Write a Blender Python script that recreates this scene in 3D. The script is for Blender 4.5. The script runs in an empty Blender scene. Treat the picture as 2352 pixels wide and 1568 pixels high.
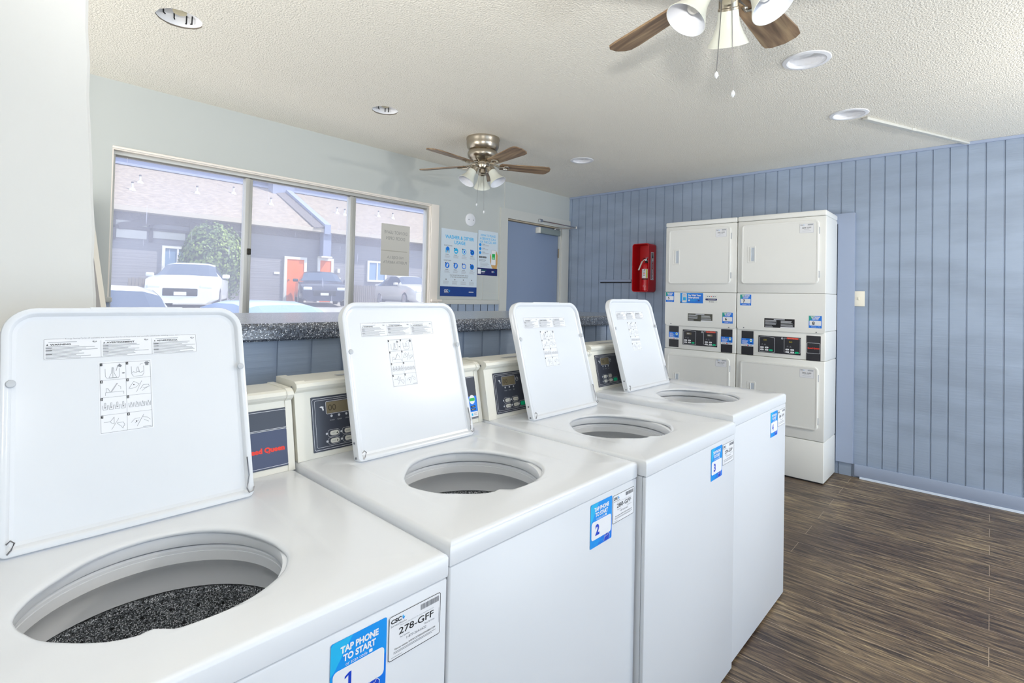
import bpy, math, random
from mathutils import Vector, Matrix
random.seed(7)
SC = bpy.context.scene
COL = SC.collection
PI = math.pi
R = math.radians
SKY, SUN, REAR, UPFILL, LEFT, FLASH, SPOT, BULB, EXPO = 1.8, 5.6, 60.0, 64.0, 46.0, 11.5, 160.0, 66.0, 0.0

# ------------------------------------------------------------------ materials
def lin(c):
    out = []
    for v in c[:3]:
        v = v / 255.0
        out.append(v / 12.92 if v <= 0.04045 else ((v + 0.055) / 1.055) ** 2.4)
    return (out[0], out[1], out[2], 1.0)

MATS = {}
def mat(name, col=(200, 200, 200), rough=0.5, metal=0.0, spec=0.5, coat=0.0, bump=None, vary=None, emit=None, trans=0.0):
    if name in MATS:
        return MATS[name]
    m = bpy.data.materials.new(name); m.use_nodes = True
    nt = m.node_tree; N = nt.nodes; L = nt.links
    b = N['Principled BSDF']
    b.inputs['Base Color'].default_value = lin(col)
    b.inputs['Roughness'].default_value = rough
    b.inputs['Metallic'].default_value = metal
    b.inputs['Specular IOR Level'].default_value = spec
    b.inputs['Coat Weight'].default_value = coat
    if trans: b.inputs['Transmission Weight'].default_value = trans
    if emit:
        b.inputs['Emission Color'].default_value = lin(emit[0]); b.inputs['Emission Strength'].default_value = emit[1]
    tc = None
    if bump or vary:
        tc = N.new('ShaderNodeTexCoord')
    if bump:      # (scale xyz, strength, distance, detail)
        mp = N.new('ShaderNodeMapping'); L.new(tc.outputs['Object'], mp.inputs[0])
        mp.inputs['Scale'].default_value = bump[0]
        n = N.new('ShaderNodeTexNoise'); n.inputs['Scale'].default_value = 1.0
        n.inputs['Detail'].default_value = bump[3] if len(bump) > 3 else 3
        L.new(mp.outputs[0], n.inputs['Vector'])
        bp = N.new('ShaderNodeBump'); bp.inputs['Strength'].default_value = bump[1]
        bp.inputs['Distance'].default_value = bump[2]
        L.new(n.outputs['Fac'], bp.inputs['Height']); L.new(bp.outputs[0], b.inputs['Normal'])
    if vary:      # (scale, colour2, lo, hi)
        n2 = N.new('ShaderNodeTexNoise'); n2.inputs['Scale'].default_value = 1
        mp2 = N.new('ShaderNodeMapping'); L.new(tc.outputs['Object'], mp2.inputs[0]); mp2.inputs['Scale'].default_value = vary[0]
        L.new(mp2.outputs[0], n2.inputs['Vector']); n2.inputs['Detail'].default_value = 4
        r = N.new('ShaderNodeValToRGB'); r.color_ramp.elements[0].position = vary[2]; r.color_ramp.elements[1].position = vary[3]
        r.color_ramp.elements[0].color = lin(col); r.color_ramp.elements[1].color = lin(vary[1])
        L.new(n2.outputs['Fac'], r.inputs[0]); L.new(r.outputs[0], b.inputs['Base Color'])
    MATS[name] = m
    return m

def speckle(name, base, dots, scale, thr, rough=0.3, big=None):
    if name in MATS: return MATS[name]
    m = bpy.data.materials.new(name); m.use_nodes = True
    nt = m.node_tree; N = nt.nodes; L = nt.links; b = N['Principled BSDF']
    tc = N.new('ShaderNodeTexCoord')
    v = N.new('ShaderNodeTexVoronoi'); v.inputs['Scale'].default_value = scale
    L.new(tc.outputs['Object'], v.inputs['Vector'])
    n = N.new('ShaderNodeTexNoise'); n.inputs['Scale'].default_value = scale * 0.9; n.inputs['Detail'].default_value = 2
    L.new(tc.outputs['Object'], n.inputs['Vector'])
    lt = N.new('ShaderNodeMath'); lt.operation = 'LESS_THAN'; lt.inputs[1].default_value = thr
    L.new(v.outputs['Distance'], lt.inputs[0])
    gt = N.new('ShaderNodeMath'); gt.operation = 'GREATER_THAN'; gt.inputs[1].default_value = 0.5
    sx = N.new('ShaderNodeSeparateColor'); L.new(v.outputs['Color'], sx.inputs[0]); L.new(sx.outputs[0], gt.inputs[0])
    mu = N.new('ShaderNodeMath'); mu.operation = 'MULTIPLY'; L.new(lt.outputs[0], mu.inputs[0]); L.new(gt.outputs[0], mu.inputs[1])
    r = N.new('ShaderNodeValToRGB'); r.color_ramp.elements[0].position = 0.42; r.color_ramp.elements[1].position = 0.62
    r.color_ramp.elements[0].color = lin(base); r.color_ramp.elements[1].color = lin(big or [min(255, c * 2 + 18) for c in base])
    L.new(n.outputs['Fac'], r.inputs[0])
    mx = N.new('ShaderNodeMix'); mx.data_type = 'RGBA'
    L.new(mu.outputs[0], mx.inputs['Factor']); L.new(r.outputs[0], mx.inputs[6]); mx.inputs[7].default_value = lin(dots)
    L.new(mx.outputs[2], b.inputs['Base Color'])
    b.inputs['Roughness'].default_value = rough
    MATS[name] = m
    return m

# ------------------------------------------------------------------ mesh builder
class MB:
    def __init__(s): s.v = []; s.f = []; s.mi = []; s.sm = []; s.mats = []; s.M = Matrix.Identity(4)
    def m_(s, m):
        if m not in s.mats: s.mats.append(m)
        return s.mats.index(m)
    def add(s, verts, faces, m, smooth=False):
        o = len(s.v); k = s.m_(m)
        s.v += [tuple(s.M @ Vector(p)) for p in verts]
        for f in faces: s.f.append([i + o for i in f]); s.mi.append(k); s.sm.append(smooth)
    def box(s, x0, x1, y0, y1, z0, z1, m, bev=0.0):
        if bev > 0:
            b = min(bev, (x1 - x0) * .45, (y1 - y0) * .45, (z1 - z0) * .45)
            loops = []
            for (z, i) in ((z0, b), (z0 + b * .3, b * .3), (z0 + b, 0), (z1 - b, 0), (z1 - b * .3, b * .3), (z1, b)):
                loops.append([(p[0], p[1], z) for p in rrect(x0 + i, y0 + i, x1 - i, y1 - i, max(b - i * .5, 1e-4), 3)])
            s.loft(loops, m, cap0=True, cap1=True, smooth=True); return
        vs = [(x0, y0, z0), (x1, y0, z0), (x1, y1, z0), (x0, y1, z0), (x0, y0, z1), (x1, y0, z1), (x1, y1, z1), (x0, y1, z1)]
        s.add(vs, [(0, 3, 2, 1), (4, 5, 6, 7), (0, 1, 5, 4), (1, 2, 6, 5), (2, 3, 7, 6), (3, 0, 4, 7)], m)
    def loft(s, loops, m, closed=True, cap0=False, cap1=False, smooth=True):
        n = len(loops[0]); vs = [p for l in loops for p in l]; fs = []
        for a in range(len(loops) - 1):
            for i in range(n if closed else n - 1):
                j = (i + 1) % n
                fs.append((a * n + i, a * n + j, (a + 1) * n + j, (a + 1) * n + i))
        s.add(vs, fs, m, smooth)
        if cap0: s.add(loops[0], [tuple(range(n))[::-1]], m)
        if cap1: s.add(loops[-1], [tuple(range(n))], m)
    def prism(s, poly, d, m, axis='y', off=0.0, smooth=False):
        # poly in the two other axes; extruded from off to off+d along axis
        def P(a, b, c):
            return {'x': (c, a, b), 'y': (a, c, b), 'z': (a, b, c)}[axis]
        l0 = [P(a, b, off) for a, b in poly]; l1 = [P(a, b, off + d) for a, b in poly]
        s.loft([l0, l1], m, cap0=True, cap1=True, smooth=smooth)
    def lathe(s, prof, m, c=(0, 0, 0), n=32, axis='z', smooth=True, cap0=False, cap1=False):
        loops = []
        for r, h in prof:
            l = []
            for i in range(n):
                a = 2 * PI * i / n; x, y = r * math.cos(a), r * math.sin(a)
                p = {'z': (x, y, h), 'y': (x, h, y), 'x': (h, x, y)}[axis]
                l.append((p[0] + c[0], p[1] + c[1], p[2] + c[2]))
            loops.append(l)
        s.loft(loops, m, smooth=smooth, cap0=cap0, cap1=cap1)
    def tube(s, pts, r, m, n=8, cap=True):
        pts = [Vector(p) for p in pts]; loops = []
        up = Vector((0, 0, 1))
        for i, p in enumerate(pts):
            t = (pts[min(i + 1, len(pts) - 1)] - pts[max(i - 1, 0)]).normalized()
            a = t.cross(up)
            if a.length < 1e-3: a = t.cross(Vector((1, 0, 0)))
            a.normalize(); b = t.cross(a).normalized()
            rr = r[i] if isinstance(r, (list, tuple)) else r
            loops.append([tuple(p + a * rr * math.cos(2 * PI * k / n) + b * rr * math.sin(2 * PI * k / n)) for k in range(n)])
        s.loft(loops, m, cap0=cap, cap1=cap)
    def build(s, name, parent=None, loc=None, sharp=35, flip=False):
        me = bpy.data.meshes.new(name)
        me.from_pydata(s.v, [], s.f)
        for m in s.mats: me.materials.append(m)
        me.polygons.foreach_set('material_index', s.mi)
        me.polygons.foreach_set('use_smooth', s.sm)
        me.update()
        if any(s.sm): me.set_sharp_from_angle(angle=R(sharp))
        o = bpy.data.objects.new(name, me); COL.objects.link(o)
        if parent is not None: o.parent = parent
        if loc is not None: o.location = loc
        return o

def rrect(x0, y0, x1, y1, r, n=5):
    if not isinstance(r, (list, tuple)): r = [r] * 4      # order: bl, br, tr, tl
    pts = []
    for (cx, cy, a0, rr) in ((x0 + r[0], y0 + r[0], PI, r[0]), (x1 - r[1], y0 + r[1], 1.5 * PI, r[1]), (x1 - r[2], y1 - r[2], 0, r[2]), (x0 + r[3], y1 - r[3], .5 * PI, r[3])):
        for i in range(n + 1):
            a = a0 + .5 * PI * i / n
            pts.append((cx + rr * math.cos(a), cy + rr * math.sin(a)))
    return pts

TC = {}
def text_geo(t, bold):
    k = (t, bold)
    if k not in TC:
        c = bpy.data.curves.new('t', 'FONT'); c.body = t; c.size = 1; c.offset = bold; c.resolution_u = 3
        o = bpy.data.objects.new('t', c); me = bpy.data.meshes.new_from_object(o)
        vs = [tuple(v.co)[:2] for v in me.vertices]; fs = [tuple(p.vertices) for p in me.polygons]
        bpy.data.objects.remove(o); bpy.data.curves.remove(c); bpy.data.meshes.remove(me)
        TC[k] = (vs, fs)
    return TC[k]

LAY = 0.00022
class Sheet(MB):
    """flat printed thing: local u (right), v (up), w (out)"""
    def __init__(s, origin, u, v):
        MB.__init__(s)
        u = Vector(u).normalized(); v = Vector(v).normalized(); w = u.cross(v)
        s.M = Matrix((( u.x, v.x, w.x, origin[0]), (u.y, v.y, w.y, origin[1]), (u.z, v.z, w.z, origin[2]), (0, 0, 0, 1)))
    def plate(s, u0, v0, u1, v1, m, r=0.0, t=0.0004):
        p = rrect(u0, v0, u1, v1, max(r, 1e-5), 4) if r else [(u0, v0), (u1, v0), (u1, v1), (u0, v1)]
        s.loft([[(a, b, 0) for a, b in p], [(a, b, t) for a, b in p]], m, cap1=True, smooth=False); s.t = t
    def rect(s, u0, v0, u1, v1, m, l=1, r=0.0):
        p = rrect(u0, v0, u1, v1, r, 4) if r else [(u0, v0), (u1, v0), (u1, v1), (u0, v1)]
        s.poly(p, m, l)
    def poly(s, p, m, l=1):
        s.add([(a, b, s.t + LAY * l) for a, b in p], [tuple(range(len(p)))], m)
    def circ(s, u, v, r, m, l=1, n=20, ry=None):
        s.poly([(u + r * math.cos(2 * PI * i / n), v + (ry or r) * math.sin(2 * PI * i / n)) for i in range(n)], m, l)
    def ring(s, u0, v0, u1, v1, w, m, l=1, r=0.003):
        a = rrect(u0, v0, u1, v1, r, 4); b = rrect(u0 + w, v0 + w, u1 - w, v1 - w, max(r - w, 1e-5), 4)
        z = s.t + LAY * l
        s.loft([[(p[0], p[1], z) for p in a], [(p[0], p[1], z) for p in b]], m, smooth=False)
    def line(s, p, w, m, l=1, closed=False):
        z = s.t + LAY * l; n = len(p)
        for i in range(n if closed else n - 1):
            a = Vector(p[i]); b = Vector(p[(i + 1) % n]); d = (b - a)
            if d.length < 1e-7: continue
            d.normalize(); q = Vector((-d.y, d.x)) * w * .5
            s.add([(a.x + q.x, a.y + q.y, z), (a.x - q.x, a.y - q.y, z), (b.x - q.x, b.y - q.y, z), (b.x + q.x, b.y + q.y, z)], [(0, 1, 2, 3)], m)
    def text(s, t, u, v, h, m, l=2, w=None, bold=0.0, al='C', mirror=False, vert=False):
        vs, fs = text_geo(t, bold)
        if not vs: return
        x0 = min(p[0] for p in vs); x1 = max(p[0] for p in vs)
        y1 = 0.70
        sy = h / y1; sx = sy if w is None else w / (x1 - x0)
        W = (x1 - x0) * sx
        ox = {'C': -W / 2, 'L': 0, 'R': -W}[al]
        z = s.t + LAY * l; out = []
        for (a, b) in vs:
            px = (a - x0) * sx + ox; py = b * sy - h / 2
            if mirror: px = -px
            if vert: px, py = py, -px
            out.append((u + px, v + py, z))
        s.add(out, fs, m)
    def lines(s, u0, u1, v0, v1, n, m, l=1, fill=0.45, rag=0.25):
        st = (v1 - v0) / n
        for i in range(n):
            e = u1 - (u1 - u0) * random.random() * rag
            s.rect(u0, v1 - st * (i + .5) - st * fill / 2, e, v1 - st * (i + .5) + st * fill / 2, m, l)

def tag(o, label=None, cat=None, group=None, kind=None):
    if label: o['label'] = label
    if cat: o['category'] = cat
    if group: o['group'] = group
    if kind: o['kind'] = kind
    return o
def root(name, loc, label, cat, group=None, rz=0.0):
    o = bpy.data.objects.new(name, None); COL.objects.link(o); o.location = loc; o.rotation_euler = (0, 0, rz)
    o.empty_display_size = 0.1
    return tag(o, label, cat, group)
def struct(o): o['kind'] = 'structure'; return o

# ------------------------------------------------------------------ palette
WHITE = mat('white_enamel', (233, 236, 241), .22, spec=.5, coat=.15)
WHITE2 = mat('white_cabinet_paint', (222, 225, 230), .35)
CREAM = mat('almond_plastic', (236, 234, 224), .35)
TUBW = mat('tub_plastic', (246, 248, 252), .35)
DARKGAP = mat('dark_gap', (28, 30, 34), .7)
DRY = mat('dryer_enamel', (243, 243, 239), .35)
DRYSIDE = mat('dryer_side_enamel', (228, 229, 230), .35)
PGREY = mat('panel_charcoal', (62, 66, 78), .28)
PNAVY = mat('panel_slate_blue', (62, 70, 100), .3)
PBLK = mat('panel_black', (46, 46, 52), .35)
BLACK = mat('ink_black', (22, 22, 26), .6)
GREY = mat('ink_grey', (125, 128, 135), .6)
LGREY = mat('ink_light_grey', (178, 181, 188), .6)
PAPER = mat('label_white', (242, 243, 247), .45)
SILV = mat('ink_silver', (215, 218, 224), .4)
RED = mat('ink_red', (235, 62, 45), .5)
BLUE = mat('ink_blue', (0, 150, 240), .4)
BLUE2 = mat('ink_blue_deep', (0, 122, 232), .4)
CYAN = mat('ink_cyan', (30, 185, 240), .4)
NAVY = mat('ink_navy', (12, 62, 140), .4)
NAVY2 = mat('ink_dark_navy', (22, 36, 105), .4)
COBALT = mat('ink_cobalt', (10, 66, 200), .4)
TEAL = mat('ink_teal', (20, 160, 150), .4)
GREENB = mat('button_green', (0, 200, 140), .35)
GREEN = mat('ink_green', (40, 185, 90), .4)
SKIN = mat('ink_tan', (214, 168, 105), .5)
ORANGE = mat('ink_orange', (240, 110, 40), .5)
LCD = mat('lcd_glass', (128, 118, 96), .12)
LCDSEG = mat('lcd_segment', (60, 52, 34), .4)
LCDY = mat('lcd_yellow', (190, 175, 40), .4)
CHROME = mat('chrome', (205, 205, 208), .18, metal=1)
NICKEL = mat('brushed_nickel', (186, 176, 160), .28, metal=1)
STEEL = mat('steel_wire', (150, 150, 155), .3, metal=1)
ALU = mat('aluminium_frame', (196, 196, 192), .45, metal=.35)
ALUD = mat('frame_gap', (120, 118, 112), .6)
def boardmat(name, col):
    return mat(name, col, .45, bump=((3, 3, 90), .35, .004, 4), vary=((2, 2, 7), [c * .93 for c in col], .4, .62))
BWALL = boardmat('blue_grey_board_paint', (155, 170, 192))
BWALLX = mat('blue_grey_door_paint', (140, 156, 184), .5, bump=((60, 60, 60), .12, .002, 3))
BTRIM = mat('blue_grey_trim_paint', (160, 173, 198), .45, bump=((20, 20, 20), .2, .002))
WALLG = mat('pale_grey_wall_paint', (200, 204, 201), .6, bump=((22, 22, 22), .12, .004, 3))
WALLW = mat('white_wall_paint', (233, 232, 228), .6, bump=((14, 14, 14), .25, .004, 4))
TRIMG = mat('pale_grey_trim_paint', (208, 209, 204), .5)
CEIL = mat('textured_ceiling_paint', (249, 244, 232), .8, bump=((130, 130, 130), .9, .009, 5))
REVEAL = mat('window_reveal_paint', (246, 238, 228), .55)
COUNTER = speckle('speckled_counter_laminate', (40, 46, 60), (232, 236, 244), 230, .34, .25, big=(104, 114, 132))
COUNTER.node_tree.nodes['Principled BSDF'].inputs['Coat Weight'].default_value = 1.0; COUNTER.node_tree.nodes['Principled BSDF'].inputs['Coat Roughness'].default_value = .32
BASKET = speckle('speckled_porcelain', (24, 25, 28), (235, 238, 242), 430, .46, .3, big=(140, 145, 152))
REDP = mat('red_plastic', (200, 22, 30), .3)
REDM = mat('red_enamel', (205, 20, 30), .22, coat=.4)

# floor
def floor_mat():
    m = bpy.data.materials.new('vinyl_wood_plank'); m.use_nodes = True
    nt = m.node_tree; N = nt.nodes; L = nt.links; b = N['Principled BSDF']
    tc = N.new('ShaderNodeTexCoord')
    mp = N.new('ShaderNodeMapping'); mp.inputs['Rotation'].default_value = (0, 0, R(-90)); mp.inputs['Location'].default_value = (0, -0.006, 0)
    L.new(tc.outputs['Object'], mp.inputs[0])
    br = N.new('ShaderNodeTexBrick'); L.new(mp.outputs[0], br.inputs['Vector'])
    br.inputs['Scale'].default_value = 1; br.inputs['Brick Width'].default_value = 1.22; br.inputs['Row Height'].default_value = .1455
    br.inputs['Mortar Size'].default_value = .0011; br.inputs['Mortar Smooth'].default_value = .3; br.offset = .37
    br.inputs['Color1'].default_value = (0, 0, 0, 1); br.inputs['Color2'].default_value = (1, 1, 1, 1); br.inputs['Mortar'].default_value = (.5, .5, .5, 1)
    g = N.new('ShaderNodeMapping'); g.inputs['Scale'].default_value = (64, 5.5, 1); L.new(tc.outputs['Object'], g.inputs[0])
    off = N.new('ShaderNodeVectorMath'); off.operation = 'ADD'
    mul = N.new('ShaderNodeVectorMath'); mul.operation = 'SCALE'; mul.inputs['Scale'].default_value = 13
    L.new(br.outputs['Color'], mul.inputs[0]); L.new(g.outputs[0], off.inputs[0]); L.new(mul.outputs[0], off.inputs[1])
    n1 = N.new('ShaderNodeTexNoise'); n1.inputs['Scale'].default_value = 1; n1.inputs['Detail'].default_value = 8; n1.inputs['Roughness'].default_value = .68
    n1.inputs['Distortion'].default_value = .8
    L.new(off.outputs[0], n1.inputs['Vector'])
    n2 = N.new('ShaderNodeTexNoise'); n2.inputs['Scale'].default_value = 2.2; n2.inputs['Detail'].default_value = 4
    L.new(tc.outputs['Object'], n2.inputs['Vector'])
    r1 = N.new('ShaderNodeValToRGB'); e = r1.color_ramp.elements
    e[0].position = .33; e[0].color = lin((42, 36, 34)); e[1].position = .68; e[1].color = lin((196, 180, 146))
    x = r1.color_ramp.elements.new(.43); x.color = lin((92, 80, 72)); x = r1.color_ramp.elements.new(.55); x.color = lin((138, 122, 102))
    L.new(n1.outputs['Fac'], r1.inputs[0])
    r2 = N.new('ShaderNodeValToRGB'); r2.color_ramp.elements[0].position = .35; r2.color_ramp.elements[1].position = .68
    r2.color_ramp.elements[0].color = lin((168, 158, 160)); r2.color_ramp.elements[1].color = lin((255, 250, 236))
    L.new(n2.outputs['Fac'], r2.inputs[0])
    mx = N.new('ShaderNodeMix'); mx.data_type = 'RGBA'; mx.blend_type = 'MULTIPLY'; mx.inputs['Factor'].default_value = 1
    L.new(r1.outputs[0], mx.inputs[6]); L.new(r2.outputs[0], mx.inputs[7])
    mx2 = N.new('ShaderNodeMix'); mx2.data_type = 'RGBA'; L.new(br.outputs['Fac'], mx2.inputs['Factor'])
    L.new(mx.outputs[2], mx2.inputs[6]); mx2.inputs[7].default_value = lin((176, 160, 140))
    L.new(mx2.outputs[2], b.inputs['Base Color'])
    b.inputs['Roughness'].default_value = .42
    bp = N.new('ShaderNodeBump'); bp.inputs['Strength'].default_value = .3; bp.inputs['Distance'].default_value = .003
    L.new(n1.outputs['Fac'], bp.inputs['Height']); L.new(bp.outputs[0], b.inputs['Normal'])
    return m
FLOOR = floor_mat()

def glass_mat():
    m = bpy.data.materials.new('dusty_window_glass'); m.use_nodes = True
    nt = m.node_tree; N = nt.nodes; L = nt.links
    N.remove(N['Principled BSDF']); out = N['Material Output']
    tr = N.new('ShaderNodeBsdfTransparent'); tl = N.new('ShaderNodeBsdfTranslucent'); tl.inputs[0].default_value = lin((236, 236, 252))
    gl = N.new('ShaderNodeBsdfGlossy'); gl.inputs['Roughness'].default_value = .35
    tc = N.new('ShaderNodeTexCoord')
    n = N.new('ShaderNodeTexNoise'); n.inputs['Scale'].default_value = 1.6; n.inputs['Detail'].default_value = 5; L.new(tc.outputs['Object'], n.inputs['Vector'])
    mr = N.new('ShaderNodeMapRange'); mr.inputs[1].default_value = .3; mr.inputs[2].default_value = .7; mr.inputs[3].default_value = HZ0; mr.inputs[4].default_value = HZ1
    L.new(n.outputs['Fac'], mr.inputs[0])
    # fine scratches
    mp = N.new('ShaderNodeMapping'); mp.inputs['Rotation'].default_value = (0, R(-38), 0); mp.inputs['Scale'].default_value = (90, 1, 5)
    L.new(tc.outputs['Object'], mp.inputs[0])
    n2 = N.new('ShaderNodeTexNoise'); n2.inputs['Scale'].default_value = 1; n2.inputs['Detail'].default_value = 1; L.new(mp.outputs[0], n2.inputs['Vector'])
    g2 = N.new('ShaderNodeMapRange'); g2.inputs[1].default_value = .76; g2.inputs[2].default_value = .8; g2.inputs[3].default_value = 0; g2.inputs[4].default_value = .25
    L.new(n2.outputs['Fac'], g2.inputs[0])
    ad = N.new('ShaderNodeMath'); ad.operation = 'ADD'; L.new(mr.outputs[0], ad.inputs[0]); L.new(g2.outputs[0], ad.inputs[1])
    m1 = N.new('ShaderNodeMixShader'); L.new(ad.outputs[0], m1.inputs[0]); L.new(tr.outputs[0], m1.inputs[1]); L.new(tl.outputs[0], m1.inputs[2])
    m2 = N.new('ShaderNodeMixShader'); m2.inputs[0].default_value = .03; L.new(m1.outputs[0], m2.inputs[1]); L.new(gl.outputs[0], m2.inputs[2])
    L.new(m2.outputs[0], out.inputs[0])
    return m
HZ0, HZ1 = 0.12, 0.24
GLASS = glass_mat()

# ------------------------------------------------------------------ room shell
XB, YW, HC, YBK, XL = 4.70, 3.49, 2.44, -5.2, -1.6

def plate_with_holes(outer, holes, z, name, m, up=False):
    c = bpy.data.curves.new('p', 'CURVE'); c.dimensions = '2D'; c.fill_mode = 'BOTH'
    for pts in [outer] + holes:
        s = c.splines.new('POLY'); s.points.add(len(pts) - 1); s.use_cyclic_u = True
        for i, p in enumerate(pts): s.points[i].co = (p[0], p[1], 0, 1)
    o = bpy.data.objects.new('p', c); me = bpy.data.meshes.new_from_object(o)
    bpy.data.objects.remove(o)
    me.materials.clear(); me.materials.append(m); me.name = name
    ob = bpy.data.objects.new(name, me); COL.objects.link(ob); ob.location = (0, 0, z)
    return ob
def circle(cx, cy, r, n=40, wob=0.0):
    return [(cx + (r + wob * math.sin(5 * t) * .5 + wob * math.sin(11 * t + 1) * .5) * math.cos(t), cy + (r + wob * math.sin(5 * t) * .5 + wob * math.sin(11 * t + 1) * .5) * math.sin(t)) for t in [2 * PI * i / n for i in range(n)]]

b = MB(); b.box(XL - .1, XB + .1, YBK - .1, YW + .21, -.08, 0, FLOOR); struct(b.build('floor'))
# recessed cans: (x, y, r, trimmed)
CANS = [(.608, 2.485, .083, False), (1.773, 2.737, .078, False), (2.659, .632, .078, True), (3.582, .623, .078, True), (3.463, 2.457, .072, True)]
ceil = struct(plate_with_holes([(XL, YBK), (XB, YBK), (XB, YW + .001), (XL, YW + .001)], [circle(x, y, r, wob=0 if t else .003) for x, y, r, t in CANS], HC, 'ceiling', CEIL))
b = MB(); b.box(XL - .1, XB + .1, YBK - .1, YW + .21, HC + .2, HC + .3, WALLG); struct(b.build('ceiling_slab'))

def boards(mb, a0, a1, z0, z1, pos, grooves, m, face, gw=.011, gd=.006):
    """grooved board wall: 'x' face at X=pos looking -X (a along Y) or 'y' face at Y=pos looking -Y (a along X)"""
    pts = []
    g = sorted([k for k in grooves if a0 + .02 < k < a1 - .02])
    pts.append((a0, 0))
    for k in g:
        pts += [(k - gw / 2, 0), (k - gw / 2 + .0015, gd), (k + gw / 2 - .0015, gd), (k + gw / 2, 0)]
    pts.append((a1, 0))
    def P(a, d, z): return (pos + d, a, z) if face == 'x' else (a, pos + d, z)
    mb.loft([[P(a, d, z0) for a, d in pts], [P(a, d, z1) for a, d in pts]], m, closed=False, smooth=False)

# right (blue) wall
b = MB()
gr = [3.453 - .0925 * k for k in range(0, 92)]
boards(b, YBK, YW, .0, HC, XB, gr, BWALL, 'x')
b.box(XB + .012, XB + .12, YBK, YW, 0, HC + .2, BWALL)
struct(b.build('wall_right'))
b = MB(); b.box(XB - .016, XB - .0005, YBK, .755, 0.012, .1, BTRIM, .003)
b.box(XB - .016, XB - .0005, 2.20, YW - .001, 0.012, .1, BTRIM, .003); struct(b.build('baseboard_right'))
b = MB(); b.prism([(XB - .028, 0.0005), (XB - .017, .0005), (XB - .017, .014), (XB - .024, .011)], 5.9, mat('pale_shoe_mould', (206, 216, 232), .4), 'y', YBK + .02); struct(b.build('trim_1'))
b = MB()
pr = [(XB - .018, HC - .001), (XB - .0005, HC - .001), (XB - .0005, HC - .02), (XB - .010, HC - .018)]
b.prism(pr, YW - YBK - .01, BTRIM, 'y', YBK); struct(b.build('trim_2'))
# painted casing behind the dryers
b = MB()
b.prism([(.765, .1), (.877, .1), (.877, 1.935), (.765, 2.015)], .02, BTRIM, 'x', XB - .0205)
b.prism([(.765, 2.015), (.877, 1.935), (2.15, 1.935), (2.15, 2.015)], .02, BTRIM, 'x', XB - .0205)
struct(b.build('trim_3'))
# patched board edge left of the extinguisher
b = MB(); b.box(XB - .012, XB - .0005, 2.69, 3.07, 1.49, 1.515, BTRIM, .003); b.box(XB - .006, XB - .0005, 2.69, 3.06, 1.478, 1.49, DARKGAP); struct(b.build('trim_4'))

# window wall : opening
WX0, WX1, WZ0, WZ1 = .561, 2.738, .95, 2.072
WC = 2.82
def wallbox(name, boxes, m):
    q = MB()
    for bx in boxes: q.box(*bx, m)
    return struct(q.build(name))
DX0, DX1, DZ = 3.68, 4.53, 2.085
bx = [(XL, WX0, YW, YW + .085, 0, HC + .2), (WX0, WX1, YW, YW + .085, WZ1, HC + .2), (WX0, WX1, YW, YW + .085, 0, WZ0),
      (WX1, DX0, YW, YW + .085, 0, HC + .2), (DX0, DX1, YW, YW + .085, DZ, HC + .2), (DX1, XB + .1, YW, YW + .085, 0, HC + .2)]
wallbox('wall_back', bx, WALLG)
# window reveal lining
b = MB()
b.box(WX1 - .006, WX1 + .0, YW + .0005, YW + .083, WZ0, WZ1 - .0005, REVEAL)
b.box(WX0, WX1 - .006, YW + .0005, YW + .083, WZ1 - .006, WZ1 - .0002, REVEAL)
b.box(WX0, WX0 + .006, YW + .0005, YW + .083, WZ0, WZ1 - .006, REVEAL)
b.box(WX0 + .006, WX1 - .006, YW + .0005, YW + .083, WZ0, WZ0 + .006, REVEAL)
struct(b.build('trim_5'))
# window
w1 = root('window_1', (0, 0, 0), None, None); w1['kind'] = 'structure'
YG = 3.512
b = MB(); b.box(WX1 + .0005, WC, YW - .010, YW - .0005, WZ0, WZ1 + .012, REVEAL, .002); b.box(WX0, WX1, YW - .010, YW - .0005, WZ1 + .0005, WZ1 + .012, REVEAL, .002); struct(b.build('trim_12'))
b = MB()
x0, x1 = WX0 + .0065, WX1 - .0065; z0, z1 = WZ0 + .0065, WZ1 - .0065
b.box(x0, x1, YG, YG + .05, z1 - .022, z1, ALU, .002); b.box(x0, x1, YG + .002, YG + .05, z1 - .0265, z1 - .022, ALUD)
b.box(x0, x0 + .012, YG, YG + .05, z0, z1 - .022, ALU, .002)
b.box(2.712, x1, YG, YG + .05, z0, z1 - .022, ALU, .002)
b.box(x0, x1, YG, YG + .05, z0, z0 + .04, ALU, .002)
b.build('window_frame', w1)
for (a, c) in ((1.252, 1.299), (1.992, 2.043)):
    b = MB(); b.box(a, a + (c - a) * .55, YG - .012, YG + .045, z0 + .04, z1 - .03, ALU, .002)
    b.box(a + (c - a) * .6, c, YG, YG + .045, z0 + .04, z1 - .03, ALU, .002)
    b.box(a + (c - a) * .52, a + (c - a) * .62, YG + .004, YG + .045, z0 + .04, z1 - .03, ALUD)
    b.build('mullion', w1)
b = MB(); b.box(1.270, 1.292, YG - .022, YG - .010, 1.545, 1.585, mat('latch_dark', (58, 56, 50), .5, metal=.5), .004); b.lathe([(.0055, -.03), (.0055, -.02)], MATS['latch_dark'], (1.278, YG, 1.575), 10, 'y', cap0=True); b.build('window_latch', w1)
for (a, c) in ((x0 + .01, 1.255), (1.296, 1.995), (2.040, 2.715)):
    b = MB(); b.box(a, c, YG + .022, YG + .026, z0 + .035, z1 - .025, GLASS); b.build('glass_pane', w1)
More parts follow.
